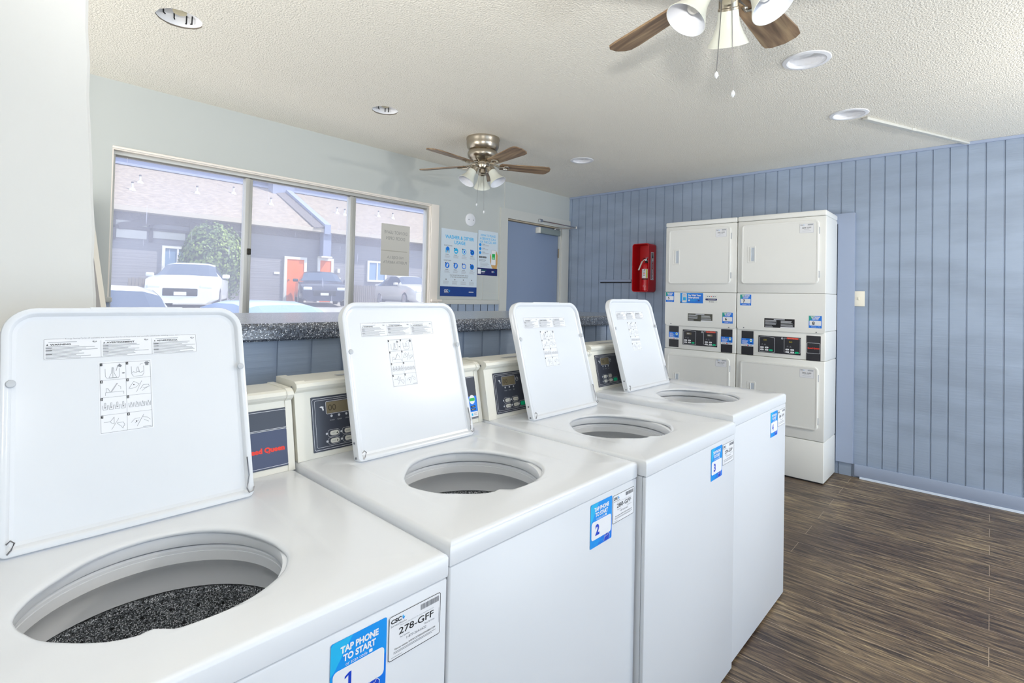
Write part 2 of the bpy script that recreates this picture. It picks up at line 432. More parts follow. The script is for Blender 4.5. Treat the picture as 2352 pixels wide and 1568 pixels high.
# sign taped to the outside of the third pane (seen from behind)
SIGNP = mat('sign_back_paper', (216, 213, 205), .6); SIGNT = mat('show_through_ink', (158, 156, 152), .6)
b = Sheet((2.283, YG + .021, 1.463), (1, 0, 0), (0, 0, 1)); b.t = 0
b.plate(0, 0, .272, .41, SIGNP, .003, .0008)
b.text('DO NOT LEAVE', .136, .345, .026, SIGNT, 1, w=.22, mirror=True); b.text('DOOR OPEN', .136, .298, .026, SIGNT, 1, w=.18, mirror=True)
b.text('NO DEJE LA', .136, .145, .021, SIGNT, 1, w=.155, mirror=True); b.text('PUERTA ABIERTA', .136, .105, .021, SIGNT, 1, w=.225, mirror=True)
b.rect(.002, .192, .25, .199, mat('sign_fold', (188, 184, 172), .6), 1)
tag(b.build('window_sign'), 'grey-backed paper sign with reversed lettering on the third window pane', 'sign')

# wainscot, chair rail
b = MB(); boards(b, WC + .04, 3.574, 0, 1.235, YW - .012, [3.52 - .0925 * k for k in range(9)], BWALL, 'y'); b.box(WC + .04, 3.574, YW - .006, YW - .0005, 0, 1.235, BWALL); struct(b.build('wainscot_panel'))
b = MB(); b.box(WC + .002, 3.574, YW - .022, YW - .0005, 1.235, 1.275, TRIMG, .003); struct(b.build('trim_6'))
b = MB(); b.box(WX1 + .01, WC + .04, YW - .03, YW - .0105, 1.255, 1.275, REVEAL, .002); b.box(WC + .0005, WC + .0385, YW - .02, YW - .0005, 0, 1.255, REVEAL, .002); struct(b.build('trim_7'))
b = MB(); b.box(.50, .575, YW - .05, YW - .0005, 1.235, 1.265, TRIMG, .008); b.box(.52, .567, YW - .03, YW - .0005, 0, 1.235, BTRIM, .002); struct(b.build('trim_8'))
b = MB(); b.box(3.632, 3.640, YW - .004, YW - .0005, 2.176, HC - .001, TRIMG); b.box(3.36, 3.365, YW - .003, YW - .0005, 1.276, 1.5, TRIMG); b.box(3.365, 3.56, YW - .003, YW - .0005, 1.34, 1.344, TRIMG); struct(b.build('trim_9'))
# door with casing
b = MB()
b.prism([(3.574, 0), (3.672, 0), (3.672, 2.082), (3.574, 2.174)], .02, TRIMG, 'y', YW - .0205)
b.prism([(3.574, 2.174), (3.672, 2.082), (XB - .002, 2.082), (XB - .002, 2.174)], .018, TRIMG, 'y', YW - .0185)
b.box(4.545, XB - .025, YW - .0195, YW - .0005, 0, 2.081, TRIMG, .002)
struct(b.build('trim_10'))
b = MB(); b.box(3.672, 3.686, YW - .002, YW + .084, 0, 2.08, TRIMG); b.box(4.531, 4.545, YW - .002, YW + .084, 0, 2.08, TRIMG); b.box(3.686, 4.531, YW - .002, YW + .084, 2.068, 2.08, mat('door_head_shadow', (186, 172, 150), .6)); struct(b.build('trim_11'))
d1 = root('door_1', (0, 0, 0), None, None); d1['kind'] = 'structure'
b = MB(); b.box(3.690, 4.522, YW + .02, YW + .06, .008, 2.062, BWALLX, .002); b.build('door_slab', d1)
HINGE = mat('hinge_metal', (120, 112, 100), .4, metal=.8)
for z in (1.80, 1.0, .25):
    b = MB(); b.lathe([(.007, z - .05), (.007, z + .05)], HINGE, (4.5265, YW + .012, 0), 10, cap0=True, cap1=True); b.build('hinge', d1)
CLOS = mat('closer_grey', (150, 160, 158), .4, metal=.3)
b = MB(); b.box(4.14, 4.50, YW - .035, YW + .0195, 1.985, 2.045, CLOS, .006); b.box(4.135, 4.16, YW - .036, YW + .019, 1.984, 2.046, CREAM, .004); c_ = b.build('door_closer', d1)
b = MB(); b.tube([(4.42, YW - .02, 2.047), (4.42, YW - .02, 2.058)], .012, CHROME); b.tube([(4.42, YW - .02, 2.058), (4.60, YW - .17, 2.078)], .006, CHROME)
b.tube([(4.60, YW - .17, 2.080), (4.15, YW - .03, 2.115)], .006, CHROME); b.box(4.13, 4.18, YW - .045, YW - .0205, 2.10, 2.13, CHROME, .003)
b.lathe([(.012, -.012), (.012, .012)], CHROME, (4.60, YW - .17, 2.079), 12, cap0=True, cap1=True); b.build('closer_arm', c_)

# posters, blank round plate
def csc_logo(s, u, v, h, m, l=2, dia=True, w=None):
    s.text('CSC', u, v, h, m, l, bold=.035, al='L', w=w or h * 2.2)
    if dia:
        c = u + (w or h * 2.2) + h * .62; k = h * .62
        s.poly([(c - k * .8, v + k * .1), (c - k * .1, v + k * 1.1), (c + k * .1, v + k * .2)], CYAN, l)
        s.poly([(c - k * .6, v - k * .2), (c + k * .1, v + k * .2), (c + k * .1, v - k * 1.0)], BLUE2, l + 1)
        s.poly([(c + k * .1, v + k * .2), (c + k * .8, v + k * .1), (c + k * .1, v - k * 1.0)], CYAN, l + 1)
PB = mat('poster_paper', (220, 232, 242), .35)
W_, H_ = .432, .59
s = Sheet((2.852, YW - .003, 1.305), (1, 0, 0), (0, 0, 1)); s.plate(0, 0, W_, H_, PB, t=.0012)
s.rect(0, 0, W_, .085, NAVY, 1)
s.text('WASHER & DRYER', W_ / 2, .522, .030, CYAN, 1, w=.34, bold=.02); s.text('USAGE', W_ / 2, .478, .030, CYAN, 1, w=.13, bold=.02)
s.text('HOW TO WASH', .035, .444, .009, BLACK, 1, al='L'); s.text('HOW TO DRY', .035, .313, .009, BLACK, 1, al='L')
for row, vy in ((0, .402), (1, .27)):
    for k in range(4):
        u = .075 + k * .098
        if row == 0 and k == 0:
            s.rect(u - .022, vy - .022, u - .012, vy + .02, CYAN, 1); s.rect(u + .012, vy - .022, u + .022, vy + .02, CYAN, 1); s.circ(u, vy + .014, .018, BLUE2, 2); s.rect(u - .006, vy - .02, u + .006, vy, LGREY, 2)
        else:
            s.circ(u, vy, .025, BLUE2 if k == 3 or row else CYAN, 1)
            if k == 3: s.circ(u, vy, .014, NAVY, 2); s.circ(u, vy, .006, CYAN, 3)
            elif k == 2: s.circ(u, vy, .018, PB, 2); s.rect(u - .007, vy - .01, u + .007, vy + .01, BLUE2 if not row else SILV, 3)
            elif k == 1 and not row: s.rect(u - .014, vy - .012, u + .014, vy, PB, 2, .004)
            else: s.poly([(u - .012, vy - .012), (u + .004, vy - .016), (u + .013, vy + .012), (u - .004, vy + .016)], PB, 2)
            s.circ(u - .02, vy + .021, .006, NAVY2, 2)
        s.rect(u - .022, vy - .039, u + .012, vy - .035, GREY, 1)
        s.lines(u - .03, u + .034, vy - .066, vy - .044, 3, LGREY, 1, .3)
s.text('HELP US KEEP THE LAUNDRY ROOM', W_ / 2, .186, .0085, BLACK, 1, w=.215); s.text('& MACHINES IN GOOD CONDITION', W_ / 2, .170, .0085, BLACK, 1, w=.205)
for k in range(4):
    u = .065 + k * .101; s.circ(u, .147, .006, GREY, 1); s.lines(u - .032, u + .034, .102, .135, 4, LGREY, 1, .3)
csc_logo(s, .045, .047, .021, PAPER, 2); s.rect(.045, .029, .10, .032, LGREY, 2); s.rect(.335, .036, .395, .043, SILV, 2, .003)
tag(s.build('wall_poster'), 'large white and blue poster headed WASHER & DRYER USAGE beside the window', 'poster')
W_, H_ = .262, .418
s = Sheet((3.290, YW - .003, 1.507), (1, 0, 0), (0, 0, 1)); s.plate(0, 0, W_, H_, PB, t=.0012)
s.rect(0, 0, W_, .068, NAVY2, 1)
for i, (t, w) in enumerate((('HOW TO PLACE', .195), ('A SERVICE CALL', .215), ('VIA THE CSC APP', .22))):
    s.text(t, W_ / 2, .375 - i * .031, .020, CYAN, 1, w=w, bold=.01)
for i in range(3):
    s.circ(.03, .283 - i * .037, .0145, BLUE, 1); s.rect(.056, .289 - i * .037, .09, .293 - i * .037, GREY, 1); s.lines(.056, .15, .273 - i * .037, .287 - i * .037, 2, LGREY, 1, .35)
s.rect(.018, .161, .063, .176, BLACK, 1, .002); s.rect(.068, .161, .112, .176, BLACK, 1, .002); s.rect(.024, .167, .058, .171, LGREY, 2); s.rect(.073, .167, .107, .171, LGREY, 2)
s.lines(.018, .12, .128, .148, 2, GREY, 1, .35); s.lines(.034, .16, .075, .12, 4, LGREY, 1, .3)
s.poly([(.255, .06), (.262, .12), (.262, .20), (.245, .24), (.20, .11), (.175, .18), (.165, .205), (.158, .20), (.165, .13), (.185, .08), (.2, .068)], SKIN, 1)
s.rect(.175, .100, .238, .243, PAPER, 2, .008); s.ring(.175, .100, .238, .243, .0012, GREY, 3, .008); s.rect(.186, .155, .227, .208, GREEN, 3, .004); s.rect(.193, .161, .220, .175, mat('ink_pale_green', (150, 225, 170), .5), 4, .002)
s.rect(.005, .012, .045, .056, PAPER, 2); s.text('We love hearing', .052, .049, .007, GREEN, 2, al='L', w=.06); s.rect(.052, .030, .098, .038, PAPER, 2); s.rect(.052, .018, .09, .022, LGREY, 2)
csc_logo(s, .185, .036, .013, PAPER, 2)
tag(s.build('wall_poster'), 'smaller poster headed HOW TO PLACE A SERVICE CALL, right of the usage poster', 'poster')
b = MB(); b.lathe([(.0005, -.012), (.048, -.012), (.056, -.009), (.06, -.001)], PAPER, (3.19, YW, 2.005), 36, 'y', cap0=True)
for dx in (-.028, .03): b.lathe([(.0005, -.0135), (.005, -.0130), (.005, -.0115)], GREY, (3.19 + dx, YW, 2.005), 10, 'y', cap0=True)
tag(b.build('blank_cover_plate'), 'round white blank cover plate with two screws above the posters', 'cover plate')

# left wall end (white) near the camera with a slightly out-of-plumb edge
b = MB()
ya, yb = 1.52, 1.66
def xe(z): return XE1 + (z - 1.3) / .57 * (XE2 - XE1)
XE1, XE2 = .2236, .195
poly0 = [(XL, ya, 0), (xe(0) , ya, 0), (xe(0), yb, 0), (XL, yb, 0)]
loops = []
for i in range(33):
    z = i / 32 * HC; j = .0016 * math.sin(i * 2.7) + .001 * math.sin(i * 5.1)
    loops.append([(XL, ya, z), (xe(z) - .006 + j, ya, z), (xe(z) + j, ya + .006, z), (xe(z) + j, yb, z), (XL, yb, z)])
b.loft(loops, WALLW, cap0=True, cap1=True, smooth=False)
struct(b.build('wall_left'))
# unseen outer side and rear walls
b = MB(); b.box(XL - .1, XL, YBK, 1.8, 0, HC + .2, WALLG); b.box(XL - .1, XL, 3.3, YW + .18, 0, HC + .2, WALLG); b.box(XL - .1, XL, 1.8, 3.3, 0, .4, WALLG); b.box(XL - .1, XL, 1.8, 3.3, 2.15, HC + .2, WALLG); struct(b.build('wall_far_left'))  # opening in the unseen side wall added for the side fill light
b = MB()
OX0, OX1, OZ0, OZ1 = -1.0, 4.2, .35, 2.2
b.box(XL - .1, XB + .12, YBK - .12, YBK, 0, OZ0, WALLG); b.box(XL - .1, XB + .12, YBK - .12, YBK, OZ1, HC + .2, WALLG)
b.box(XL - .1, OX0, YBK - .12, YBK, OZ0, OZ1, WALLG); b.box(OX1, XB + .12, YBK - .12, YBK, OZ0, OZ1, WALLG)
struct(b.build('wall_front'))

# bar counter behind the washers
bar = root('bar_counter', (0, 0, 0), 'long raised bar with speckled black counter on blue board front below the window', 'counter')
BX0, BX1, BZ = .24, 2.83, 1.224
prof = [(1.505, BZ - .052), (1.497, BZ - .045), (1.4955, BZ - .02), (1.498, BZ - .008), (1.506, BZ - .001), (1.52, BZ), (2.22, BZ), (2.225, BZ - .05)]
b = MB(); b.prism(prof, BX1 - BX0, COUNTER, 'x', BX0, smooth=False); b.build('countertop', bar)
b = MB(); boards(b, BX0 + .01, BX1 - .02, 0.002, BZ - .0525, 1.532, [.645 + .1045 * k for k in range(-4, 22)], BWALL, 'y', .012, .006)
b.box(BX0 + .01, BX1 - .02, 1.540, 1.62, 0.002, BZ - .0525, BWALL); b.build('front_boards', bar)
b = MB(); b.box(BX1 - .06, BX1 - .02, 1.621, 2.2, .002, BZ - .0525, BWALL); b.build('end_panel', bar)

# leaning boards left of the window
BRD = mat('weathered_board', (176, 172, 166), .7, bump=((8, 8, 3), .3, .003), vary=((6, 6, 2), (150, 148, 148), .4, .6))
BRDE = mat('board_edge', (214, 210, 200), .6)
b = MB(); b.M = Matrix.Translation((.69, 3.25, 0)) @ Matrix.Rotation(R(-7.2), 4, 'Y') @ Matrix.Rotation(R(-5.0), 4, 'X')
b.box(-.24, -.022, 0, .018, .02, 1.80, BRD); b.box(-.022, 0, -.001, .019, .02, 1.79, BRDE)
tag(b.build('leaning_board'), 'weathered grey board with pale edge leaning on the wall left of the window', 'board')

# ------------------------------------------------------------------ washers
WW, WD = .6546, .712
HC_ = (.29, .262)
HOLE = [(.121, .284), (.123, .256), (.131, .229), (.148, .19), (.178, .153), (.205, .131), (.232, .121), (.246, .124), (.258, .113), (.268, .103), (.29, .100), (.32, .099), (.345, .102), (.375, .111), (.40, .124), (.428, .145), (.448, .175), (.458, .2), (.460, .235), (.451, .30), (.413, .376), (.360, .418), (.29, .431), (.228, .415), (.177, .374), (.138, .327)]
def polar(pts, c):
    q = sorted((math.atan2(y - c[1], x - c[0]), math.hypot(x - c[0], y - c[1])) for x, y in pts)
    q = [(q[-1][0] - 2 * PI, q[-1][1])] + q + [(q[0][0] + 2 * PI, q[0][1])]
    def f(a):
        a = (a + PI) % (2 * PI) - PI
        for i in range(len(q) - 1):
            if q[i][0] <= a <= q[i + 1][0]:
                t = (a - q[i][0]) / (q[i + 1][0] - q[i][0] + 1e-12)
                p0 = q[max(i - 1, 0)][1]; p1 = q[i][1]; p2 = q[i + 1][1]; p3 = q[min(i + 2, len(q) - 1)][1]
                return .5 * (2 * p1 + (p2 - p0) * t + (2 * p0 - 5 * p1 + 4 * p2 - p3) * t * t + (3 * p1 - p0 - 3 * p2 + p3) * t ** 3)
        return q[0][1]
    return f
HR = polar(HOLE, HC_)
def ray_rect(a, x0, y0, x1, y1, c=HC_):
    dx, dy = math.cos(a), math.sin(a); t = 1e9
    if dx > 1e-9: t = min(t, (x1 - c[0]) / dx)
    if dx < -1e-9: t = min(t, (x0 - c[0]) / dx)
    if dy > 1e-9: t = min(t, (y1 - c[1]) / dy)
    if dy < -1e-9: t = min(t, (y0 - c[1]) / dy)
    return t
ANG = [2 * PI * i / 128 - PI for i in range(128)]
for (cx, cy) in ((0, 0), (WW, 0), (WW, WD), (0, WD), (.092, .080), (.515, .080), (.515, .50), (.092, .50)):
    ANG.append(math.atan2(cy - HC_[1], cx - HC_[0]))
ANG = sorted(set(round(a, 5) for a in ANG))

def top_cover(h):
    b = MB(); c = HC_
    def loop(rf, zf): return [(c[0] + rf(a) * math.cos(a), c[1] + rf(a) * math.sin(a), h + (zf(a) if callable(zf) else zf)) for a in ANG]
    def RO(i): return lambda a: ray_rect(a, i, i, WW - i, WD - i)
    def WI(i): return lambda a: ray_rect(a, .092 + i, .080 + i, .515 - i, .50 - i)
    def wz(d):   # the lid well is deep at the back and runs out at the front
        def f(a):
            y = c[1] + WI(0)(a) * math.sin(a); t = min(1, max(0, (y - .11) / .10)); return -d * t * t * (3 - 2 * t)
        return f
    L_ = [loop(RO(.004), -.043), loop(RO(.0005), -.0415), loop(RO(0), -.037), loop(RO(0), -.009), loop(RO(.0015), -.004), loop(RO(.005), -.001), loop(RO(.010), 0),
          loop(WI(-.004), 0), loop(WI(0), wz(.001)), loop(WI(.008), wz(.0028)), loop(WI(.012), wz(.0030)),
          ]
    def mixr(k, off): return lambda a: (HR(a) + off)
    for off, dz in ((.020, -.0001), (.010, -.0003), (.0045, -.0011), (.001, -.0032), (0, -.006), (.001, -.0085)):
        L_.append(loop(lambda a, off=off: min(HR(a) + off, WI(.0125)(a)), lambda a, dz=dz: wz(.0030)(a) + dz))
    b.loft(L_[::-1], WHITE, smooth=True)
    return b.build('top_cover', sharp=50)

CSX = 0.0; CPX = .008
# lid ---------------------------------------------------------------
LW, LH, LA = .405, .426, R(16.1)
def lid_parts(lid_root, h, detail=1):
    M = Matrix.Translation((.111, .488, h + .001)) @ Matrix.Rotation(-LA, 4, 'X')   # local: x=u, z=v, -y = out
    def out(i, r_t, r_b):
        p = []
        for (cx, cy, a0, rr) in ((i + r_b, i + r_b, PI, r_b), (LW - i - r_b, i + r_b, 1.5 * PI, r_b), (LW - i - r_t, LH - i - r_t, 0, r_t), (i + r_t, LH - i - r_t, .5 * PI, r_t)):
            for k in range(9):
                a = a0 + .5 * PI * k / 8; p.append((cx + rr * math.cos(a), cy + rr * math.sin(a)))
        return p
    b = MB(); b.M = M
    def L(i, w, rt=.05, rb=.014, wob=True):
        q = []
        for (u, v) in out(i, max(rt - i, .01), max(rb - i, .004)):
            q.append((u, -w, v))
        return q
    b.loft([L(.004, -.026), L(0, -.022), L(0, -.004), L(.0015, -.0008), L(.004, 0), L(.010, 0), L(.012, -.001), L(.016, -.0085), L(.022, -.0095)], WHITE, cap0=False, cap1=True, smooth=True)
    b.add(L(.004, -.026), [tuple(range(36))], WHITE)
    # finger grip along the top edge
    b.M = M; b.box(.125, .285, -.0002, .012, LH - .007, LH + .0006, WHITE, .002)
    lid = b.build('lid', lid_root, sharp=40)
    for u in (.0145, LW - .011):
        q = MB(); q.M = M
        q.lathe([(.0005, -.003), (.006, -.0025), (.0072, -.001), (.0072, .0005)], mat('bumper_grey', (196, 200, 206), .35), (u, 0, .287), 16, 'y', cap0=True)
        q.build('lid_bumper', lid)
    q = MB(); q.M = M
    q.tube([(LW - .012, -.002, .085), (LW - .011, -.003, .045), (LW - .015, -.004, .030), (LW - .018, -.005, .020), (LW - .014, -.006, .010), (LW - .006, -.005, .012), (LW - .002, -.003, .02)], .0014, STEEL, 6)
    q.build('hinge_spring', lid)
    q = MB(); q.M = M; q.tube([(.012, -.002, .022), (.017, -.003, .027), (.022, -.003, .022), (.018, -.003, .012), (.013, -.003, .006)], .0014, STEEL, 6); q.build('hinge_clip', lid)
    for v in (.012, .05):
        q = MB(); q.M = M; q.tube([(-.0025, .010, v), (.001, .010, v)], .003, GREY, 8); q.build('lid_screw', lid)
    # printed labels
    Mv = M
    def sheet(u0, v0):
        s = Sheet((0, 0, 0), (1, 0, 0), (0, 0, 1)); s.M = M @ Matrix(((1, 0, 0, u0), (0, 0, -1, .0095), (0, 1, 0, v0), (0, 0, 0, 1))); return s
    w, hh = .252, .0405
    s = sheet(.058, .327); s.plate(0, 0, w, hh, PAPER, .002, .0003)
    s.ring(.0006, .0006, w - .0006, hh - .0006, .0005, GREY, 1, .002)
    s.rect(.03, hh - .0015, w - .03, hh, PAPER, 2); s.text('Energy Saving Cycles (if available) are recommended for all large loads and normally soiled loads including cotton items.', w / 2, hh - .0008, .0021, GREY, 3, w=.19)
    for k, t in enumerate(('WARNING', 'AVERTISSEMENT', 'ADVERTENCIA')):
        u = .003 + k * .0845; ww = (.030, .046, .038)[k]
        s.poly([(u + .0008, .0275), (u + .0038, .0275), (u + .0023, .0302)], BLACK, 2)
        s.text(t, u + .006, .0289, .0031, BLACK, 2, al='L', w=ww, bold=.02)
        s.lines(u + .004, u + .045, .032, .0345, 1, LGREY, 1, .5, 0)
        s.circ(u + .072, .0325, .0035, GREY, 1, 14, .0018); s.circ(u + .0725, .033, .0022, PAPER, 2, 12, .001)
        s.lines(u, u + .078, .002, .0262, 10, GREY, 1, .30, .5)
        for j in (1, 3, 6): s.rect(u, .0262 - .00242 * (j + .5) - .0006, u + .009, .0262 - .00242 * (j + .5) + .0006, BLACK, 2)
        if k: s.rect(u - .003, .001, u - .0026, .034, GREY, 1)
    s.build('warning_label', lid)
    w, hh = .083, .135
    s = sheet(.140, .180); s.plate(-.002, -.002, w + .002, hh + .002, PAPER, 0, .0003)
    s.ring(0, 0, w, hh, .0005, GREY, 1, .0004)
    s.rect(w / 2 - .0002, 0, w / 2 + .0002, hh, GREY, 1)
    for k in (1, 2, 3): s.rect(0, hh * k / 4 - .0002, w, hh * k / 4 + .0002, GREY, 1)
    cw, ch = w / 2, hh / 4; P_ = GREY; lw = .0005
    for k in range(8):
        u0 = (k % 2) * cw; v0 = hh - (k // 2 + 1) * ch
        s.rect(u0 + .0004, v0 + ch - .0056, u0 + .0042, v0 + ch - .0004, BLACK, 2); s.text(str(k + 1), u0 + .0023, v0 + ch - .003, .0034, PAPER, 3)
        def ln(pts, cl=False, m=P_, ww=lw): s.line([(u0 + a * cw, v0 + b_ * ch) for a, b_ in pts], ww, m, 2, cl)
        if k == 0:
            ln([(.2, .65), (.21, .2), (.27, .1), (.7, .1), (.75, .2), (.76, .65)]); ln([(.34, .12), (.44, .4), (.46, .7), (.52, .7), (.54, .4), (.64, .12)], True); ln([(.49, .12), (.49, .7)])
            s.poly([(u0 + .66 * cw, v0 + .78 * ch), (u0 + .76 * cw, v0 + .92 * ch), (u0 + .85 * cw, v0 + .8 * ch), (u0 + .8 * cw, v0 + .7 * ch)], GREY, 2); ln([(.68, .78), (.62, .5)], m=BLACK); s.circ(u0 + .9 * cw, v0 + .35 * ch, .0024, GREY, 2, 12, .0013)
        elif k == 1:
            ln([(.22, .7), (.23, .25), (.3, .1), (.65, .1), (.72, .25), (.72, .7)]); ln([(.24, .3), (.3, .38), (.4, .3), (.48, .38), (.6, .3), (.7, .38)]); ln([(.42, .35), (.46, .65), (.5, .65), (.54, .35)])
            s.poly([(u0 + a * cw, v0 + c_ * ch) for a, c_ in ((.74, .86), (.8, .94), (.9, .94), (.96, .86), (.92, .82), (.92, .72), (.79, .72), (.79, .82))], GREY, 2); ln([(.7, .85), (.6, .82), (.56, .75)])
        elif k == 2:
            ln([(.2, .1), (.2, .28), (.9, .28), (.9, .12)]); ln([(.22, .28), (.22, .5), (.3, .5), (.38, .28)]); ln([(.4, .3), (.64, .78), (.66, .76), (.43, .29)]); ln([(.68, .66), (.78, .55), (.78, .42)])
        elif k == 3:
            ln([(.1, .4), (.3, .8), (.52, .62), (.4, .45), (.2, .38)], True); ln([(.4, .15), (.62, .8)]); ln([(.55, .3), (.68, .55), (.9, .55), (.92, .42), (.66, .35)]); ln([(.62, .2), (.75, .32), (.85, .4)]); s.circ(u0 + .3 * cw, v0 + .6 * ch, .001, BLACK, 3)
        elif k in (4, 5):
            for j in range(4):
                a = .08 + j * .23; ln([(a, .55), (a + .02, .3), (a + .17, .3), (a + .18, .55)])
                if k == 4: ln([(a + .07, .38), (a + .07, .68), (a + .12, .68), (a + .12, .38)]); s.circ(u0 + (a + .095) * cw, v0 + .42 * ch, .0007, BLACK, 3)
                else: ln([(a + .04, .34), (a + .09, .6), (a + .14, .34)])
        elif k == 6:
            ln([(.12, .6), (.35, .6), (.45, .75), (.5, .85)]); ln([(.35, .6), (.42, .5), (.5, .45), (.5, .85)]); ln([(.4, .15), (.68, .75)]); ln([(.62, .5), (.85, .5), (.9, .35), (.82, .15), (.75, .3), (.62, .45)], True)
        else:
            ln([(.15, .4), (.3, .6), (.5, .62)]); ln([(.3, .35), (.45, .5)]); ln([(.38, .15), (.66, .8)]); ln([(.62, .65), (.8, .6), (.92, .45)]); ln([(.66, .5), (.85, .35)]); s.circ(u0 + .36 * cw, v0 + .45 * ch, .001, BLACK, 3)
    s.rect(w - .016, .002, w - .002, .0032, LGREY, 2)
    s.build('instruction_label', lid)
    return lid

def washer(i, x, yf, h, num, idn, brand, lcd_on, label):
    root_ = root('washing_machine', (x, yf, 0), label, 'washing machine', 'top load washers in a row')
    # cabinet: four skins and a base so the tub shows through the hole
    b = MB(); t = .012; zt = h - .0435; zb = .012
    b.box(.0005, WW - .0005, .0005, t, zb, zt, WHITE2, .004)
    b.box(.0005, t, t, WD, zb, zt, WHITE2); b.box(WW - t, WW - .0005, t, WD, zb, zt, WHITE2); b.box(t, WW - t, WD - t, WD, zb, zt, WHITE2)
    b.box(t, WW - t, t, WD - t, zb, zb + .01, WHITE2)
    b.build('cabinet', root_)
    for (fx, fy) in ((.05, .06), (WW - .05, .06), (.05, WD - .06), (WW - .05, WD - .06)):
        q = MB(); q.lathe([(.018, 0), (.018, .0125)], BLACK, (fx, fy, 0), 12, cap0=True, cap1=True); q.build('levelling_foot', root_)
    tc_ = top_cover(h); tc_.parent = root_
    # tub rings under the hole
    c = (HC_[0], HC_[1] + .003, h + .018)
    q = MB(); q.lathe([(.205, -.0275), (.205, -.0285)], DARKGAP, c, 64, smooth=True)
    q.lathe([(.212, -.0290), (.178, -.0295), (.1745, -.032), (.1735, -.037), (.1735, -.048), (.1755, -.054), (.180, -.056), (.2, -.0565)], TUBW, c, 72)
    q.lathe([(.205, -.055), (.195, -.058)], DARKGAP, c, 64)
    q.build('tub_cover_ring', root_)
    q = MB(); q.lathe([(.215, -.058), (.184, -.0595), (.181, -.063), (.181, -.067), (.1825, -.0675), (.1825, -.069), (.181, -.0695), (.182, -.088), (.190, -.098), (.204, -.112), (.212, -.135), (.214, -.152), (.222, -.155)], TUBW, c, 72)
    q.build('balance_ring', root_)
    q = MB(); q.lathe([(.2135, -.153), (.216, -.158), (.214, -.166), (.219, -.174), (.219, -.30), (.21, -.36), (.15, -.385), (.0005, -.39)], BASKET, c, 72)
    for rr in range(5):
        for k in range(30):
            a = 2 * PI * (k + .5 * (rr % 2)) / 30; z = -.192 - rr * .03; p = Vector((c[0] + .2182 * math.cos(a), c[1] + .2182 * math.sin(a), c[2] + z))
            n_ = Vector((-math.cos(a), -math.sin(a), 0)); t_ = Vector((-math.sin(a), math.cos(a), 0)); rad = .0032
            q.add([tuple(p + t_ * rad * math.cos(2 * PI * j / 8) + Vector((0, 0, 1)) * rad * math.sin(2 * PI * j / 8)) for j in range(8)], [tuple(range(8))[::-1]], BLACK)
    wb = q.build('wash_basket', root_)
    q = MB(); q.lathe([(.15, -.383), (.13, -.36), (.06, -.33), (.04, -.24), (.034, -.20), (.0005, -.19)], TUBW, c, 32); q.build('agitator', root_)
    # console
    def prof(o):
        return [(.5975 - o, 0), (.6325 - o, .170), (.622 - o, .178), (.6175 - o, .186), (.621 - o, .1945), (.631, .1985 + o), (.742, .200 + o), (.742, 0)]
    b = MB(); b.prism([(p[0], p[1] + h + .0005) for p in prof(0)], WW - .0445, CREAM, 'x', .027)
    for x0 in (.002 + CSX, WW - .028 + CSX): b.prism([(p[0], p[1] + h + .0005) for p in prof(.0025)], .026 if x0 < .1 else .0165, CREAM, 'x', x0 if x0 < .1 else WW - .0175)
    b.lathe([(.0005, -.0015), (.003, -.001), (.0032, 0)], GREY, (.0, 0, 0), 8, 'x') if False else None
    con = b.build('console', root_)
    for z in (.03, .184):
        q = MB(); q.lathe([(.0036, -.0015), (.0036, .001)], GREY, (.002 + CSX, .645, h + z), 10, 'x', cap0=True, cap1=True); q.build('console_screw', con)
    q = MB(); q.box(.14, .42, .66, .68, h + .2005, h + .2008, LGREY); q.build('top_print_strip', con)
    fv = Vector((0, .035, .170)); 
    s = Sheet((CPX, .5975 - .0006, h + .0005), (1, 0, 0), fv)
    s.plate(.037, .014, .237, .157, PGREY, .002, .001)
    s.ring(.040, .018, .234, .152, .0009, PAPER, 1, .005); s.ring(.047, .024, .228, .147, .0007, PAPER, 1, .004)
    s.ring(.078, .108, .149, .142, .0009, PAPER, 1, .004)
    s.poly([(.060, .129), (.066, .131), (.072, .129), (.071, .126), (.0725, .12), (.069, .118), (.067, .126)], PAPER, 1)
    s.circ(.160, .127, .007, PAPER, 1); s.circ(.160, .127, .0058, PGREY, 2); s.line([(.160, .131), (.160, .127), (.164, .127)], .001, PAPER, 3)
    for k, t in enumerate(('WASH', 'RINSE', 'SPIN')):
        s.circ(.093 + .022 * k, .102 , .0033, SILV, 1); s.text(t, .094 + .022 * k, .091, .0034, LGREY, 1)
    for (u, v) in ((.096, .057), (.138, .057), (.096, .037), (.138, .037)):
        s.ring(u - .017, v - .009, u + .017, v + .009, .0006, PAPER, 1, .006); s.circ(u - .020, v, .003, SILV, 2, 10)
    s.ring(.158, .027, .200, .047, .0006, PAPER, 1, .005); s.circ(.156, .037, .003, SILV, 2, 10)
    cp = s.build('control_panel', root_)
    def sub(nm, fn):
        q = Sheet((CPX, .5975 - .0018, h + .0005), (1, 0, 0), fv); q.t = 0; fn(q); return q.build(nm, cp)
    def lcdf(q):
        q.plate(.080, .110, .147, .140, LCD, .001, .0003)
        if lcd_on: q.text('00', .096, .125, .016, LCDSEG, 1, w=.022)
    sub('display_screen', lcdf)
    BTN = mat('button_cream', (225, 224, 216), .4)
    for (u, v, t_) in ((.098, .057, 'HOT'), (.140, .057, 'WARM'), (.098, .037, 'COLD'), (.140, .037, 'PERM')):
        def f(q, u=u, v=v, t_=t_):
            q.plate(u - .0125, v - .006, u + .0125, v + .006, BTN, .0055, .0014); q.text(t_, u - .003, v, .003, GREY, 1)
            if v > .05 or u < .12: q.circ(u + .007, v - .001, .0018, BLACK, 1, 10); q.poly([(u + .0062, v), (u + .0078, v), (u + .007, v + .004)], BLACK, 1)
        sub('button', f)
